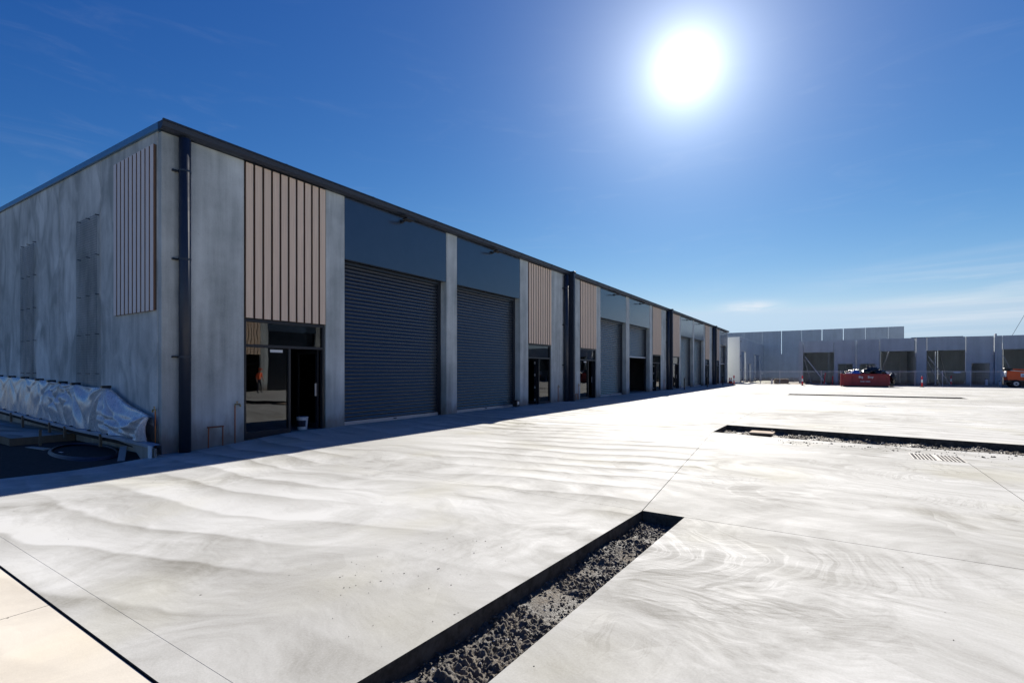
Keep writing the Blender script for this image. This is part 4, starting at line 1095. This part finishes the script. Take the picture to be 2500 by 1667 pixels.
# ------------------------------------------------------------------ the facing row across the yard (mirrored in the glass)
ob = thing('facing_building', 'precast building facing the long row across the yard, seen mirrored in the glass', 'building', (26.2, 0, 0))
OX = 26.2
def op(y0, y1, z0, z1, name, m_, x0=0., x1=.2, par=None):
    return MB().box(OX + x0, OX + x1, y0 + .008, y1 - .008, z0, z1).build(name, m_, par or ob)
y = -14.
while y < 44:
    op(y, y + 1.7, -.2, TOP, 'wall_panel', M_WALL)
    c = op(y + 1.7, y + 4, ZS, TOP, 'cladding', M_BACK, .04, .2)
    for k in range(10):
        b_ = MB().box(OX - .03, OX + .038, y + 1.7 + .23 * k + .025, y + 1.7 + .23 * k + .2, ZS, TOP - .03).build('batten', M_BATTEN, c)
    op(y + 1.7, y + 4, ZD, ZD + .07, 'shopfront', M_FRAME, .05, .15)
    op(y + 4, y + 4.7, -.2, TOP, 'wall_panel', M_WALL)
    op(y + 4.7, y + 9.2, ZH, TOP, 'header_panel', M_HEAD, .01, .2); op(y + 4.7, y + 9.2, 0, ZH, 'roller_curtain', M_SLAT, .3, .34)
    y += 9.2
MB().box(OX - .2, OX + .2, -14, y, TOP, TOP + .18).build('gutter', M_NAVY, ob)
MB().box(OX + .21, OX + 14, -14, y, TOP - .05, TOP).build('roof', M_ROOF, ob)
MB().box(OX + 6, OX + 6.2, -14, y, -.2, TOP - .06).build('rear_wall', M_INT, ob)
MB().box(OX - .19, OX + 6, -14, y, -.2, -.03).build('floor', M_YARD, ob)

# ------------------------------------------------------------------ person across the yard, mirrored in the first shopfront
def person(x, y, rot, label):
    J_ = {'pelvis': (0, 0, .93), 'waist': (0, 0, 1.05), 'chest': (0, .0, 1.30), 'neck': (0, .01, 1.47), 'jaw': (0, .03, 1.56), 'head': (0, .02, 1.66), 'crown': (0, .01, 1.75),
          'hipL': (.10, 0, .88), 'kneeL': (.12, .06, .48), 'ankL': (.13, -.02, .09), 'toeL': (.14, .14, .03), 'hipR': (-.10, 0, .88), 'kneeR': (-.12, .0, .48), 'ankR': (-.13, -.04, .09), 'toeR': (-.14, .12, .03),
          'shL': (.18, 0, 1.42), 'elL': (.26, .02, 1.14), 'wrL': (.22, .20, .98), 'shR': (-.18, 0, 1.42), 'elR': (-.25, -.02, 1.14), 'wrR': (-.24, .08, .89)}
    rad = {'pelvis': .13, 'waist': .12, 'chest': .145, 'neck': .055, 'jaw': .07, 'head': .092, 'crown': .06, 'hip': .09, 'knee': .06, 'ank': .042, 'toe': .032, 'sh': .06, 'el': .042, 'wr': .03}
    E_ = [('pelvis', 'waist'), ('waist', 'chest'), ('chest', 'neck'), ('neck', 'jaw'), ('jaw', 'head'), ('head', 'crown')]
    for s_ in 'LR': E_ += [('pelvis', 'hip' + s_), ('hip' + s_, 'knee' + s_), ('knee' + s_, 'ank' + s_), ('ank' + s_, 'toe' + s_), ('chest', 'sh' + s_), ('sh' + s_, 'el' + s_), ('el' + s_, 'wr' + s_)]
    names = list(J_); vs = [J_[n] for n in names]; ed = [(names.index(a), names.index(b)) for a, b in E_]
    rr = [rad.get(n, rad.get(n[:-1], .05)) for n in names]
    for s_, sx in (('L', 1), ('R', -1)):
        w_ = Vector(J_['wr' + s_]); iw = names.index('wr' + s_)
        vs.append(tuple(w_ + Vector((0, .03, -.06)))); rr.append(.03); ip = len(vs) - 1; ed.append((iw, ip))
        for k in range(5):
            a = w_ + Vector(((k - 2) * .016 * (1 if k else 1.9), .05, -.10)); b = a + Vector((0, .012, -.05 if k else -.02))
            vs += [tuple(a), tuple(b)]; rr += [.009, .007]; ed += [(ip, len(vs) - 2), (len(vs) - 2, len(vs) - 1)]
    me = bpy.data.meshes.new('person'); me.from_pydata(vs, ed, []); o = bpy.data.objects.new('person', me); COL.objects.link(o)
    sk_ = o.modifiers.new('skin', 'SKIN'); sk_.use_smooth_shade = True
    for k, r_ in enumerate(rr): me.skin_vertices[0].data[k].radius = (r_, r_)
    me.skin_vertices[0].data[0].use_root = True
    o.modifiers.new('sub', 'SUBSURF').levels = 1; o.modifiers['sub'].render_levels = 1
    dg = bpy.context.evaluated_depsgraph_get(); dg.update(); m2 = bpy.data.meshes.new_from_object(o.evaluated_get(dg)); o.modifiers.clear(); o.data = m2
    m2.materials.clear(); [m2.materials.append(q) for q in (M_SKIN, M_HIVIS, M_TROUS)]
    for p in m2.polygons:
        z = p.center.z; p.material_index = 0 if z > 1.47 or (abs(p.center.x) > .17 and z < 1.12 and z > .7) else (1 if z > .95 else 2); p.use_smooth = True
    o.location = (x, y, 0); o.rotation_euler = (0, 0, rot); tag(o, label, 'person')
    h_ = MB().lump((0, 0, 0), .115, 3, .02, (1, 1.1, .75)).tube([(0, .10, -.01), (0, .18, -.02)], [.08, .05], 8).build('hard_hat', M_HIVIS, None, smooth=True)
    h_.parent = o; h_.location = (0, .01, 1.74)
person(22.3, 15.3, R(80), 'person in an orange shirt and dark trousers standing across the yard, mirrored in the glass')
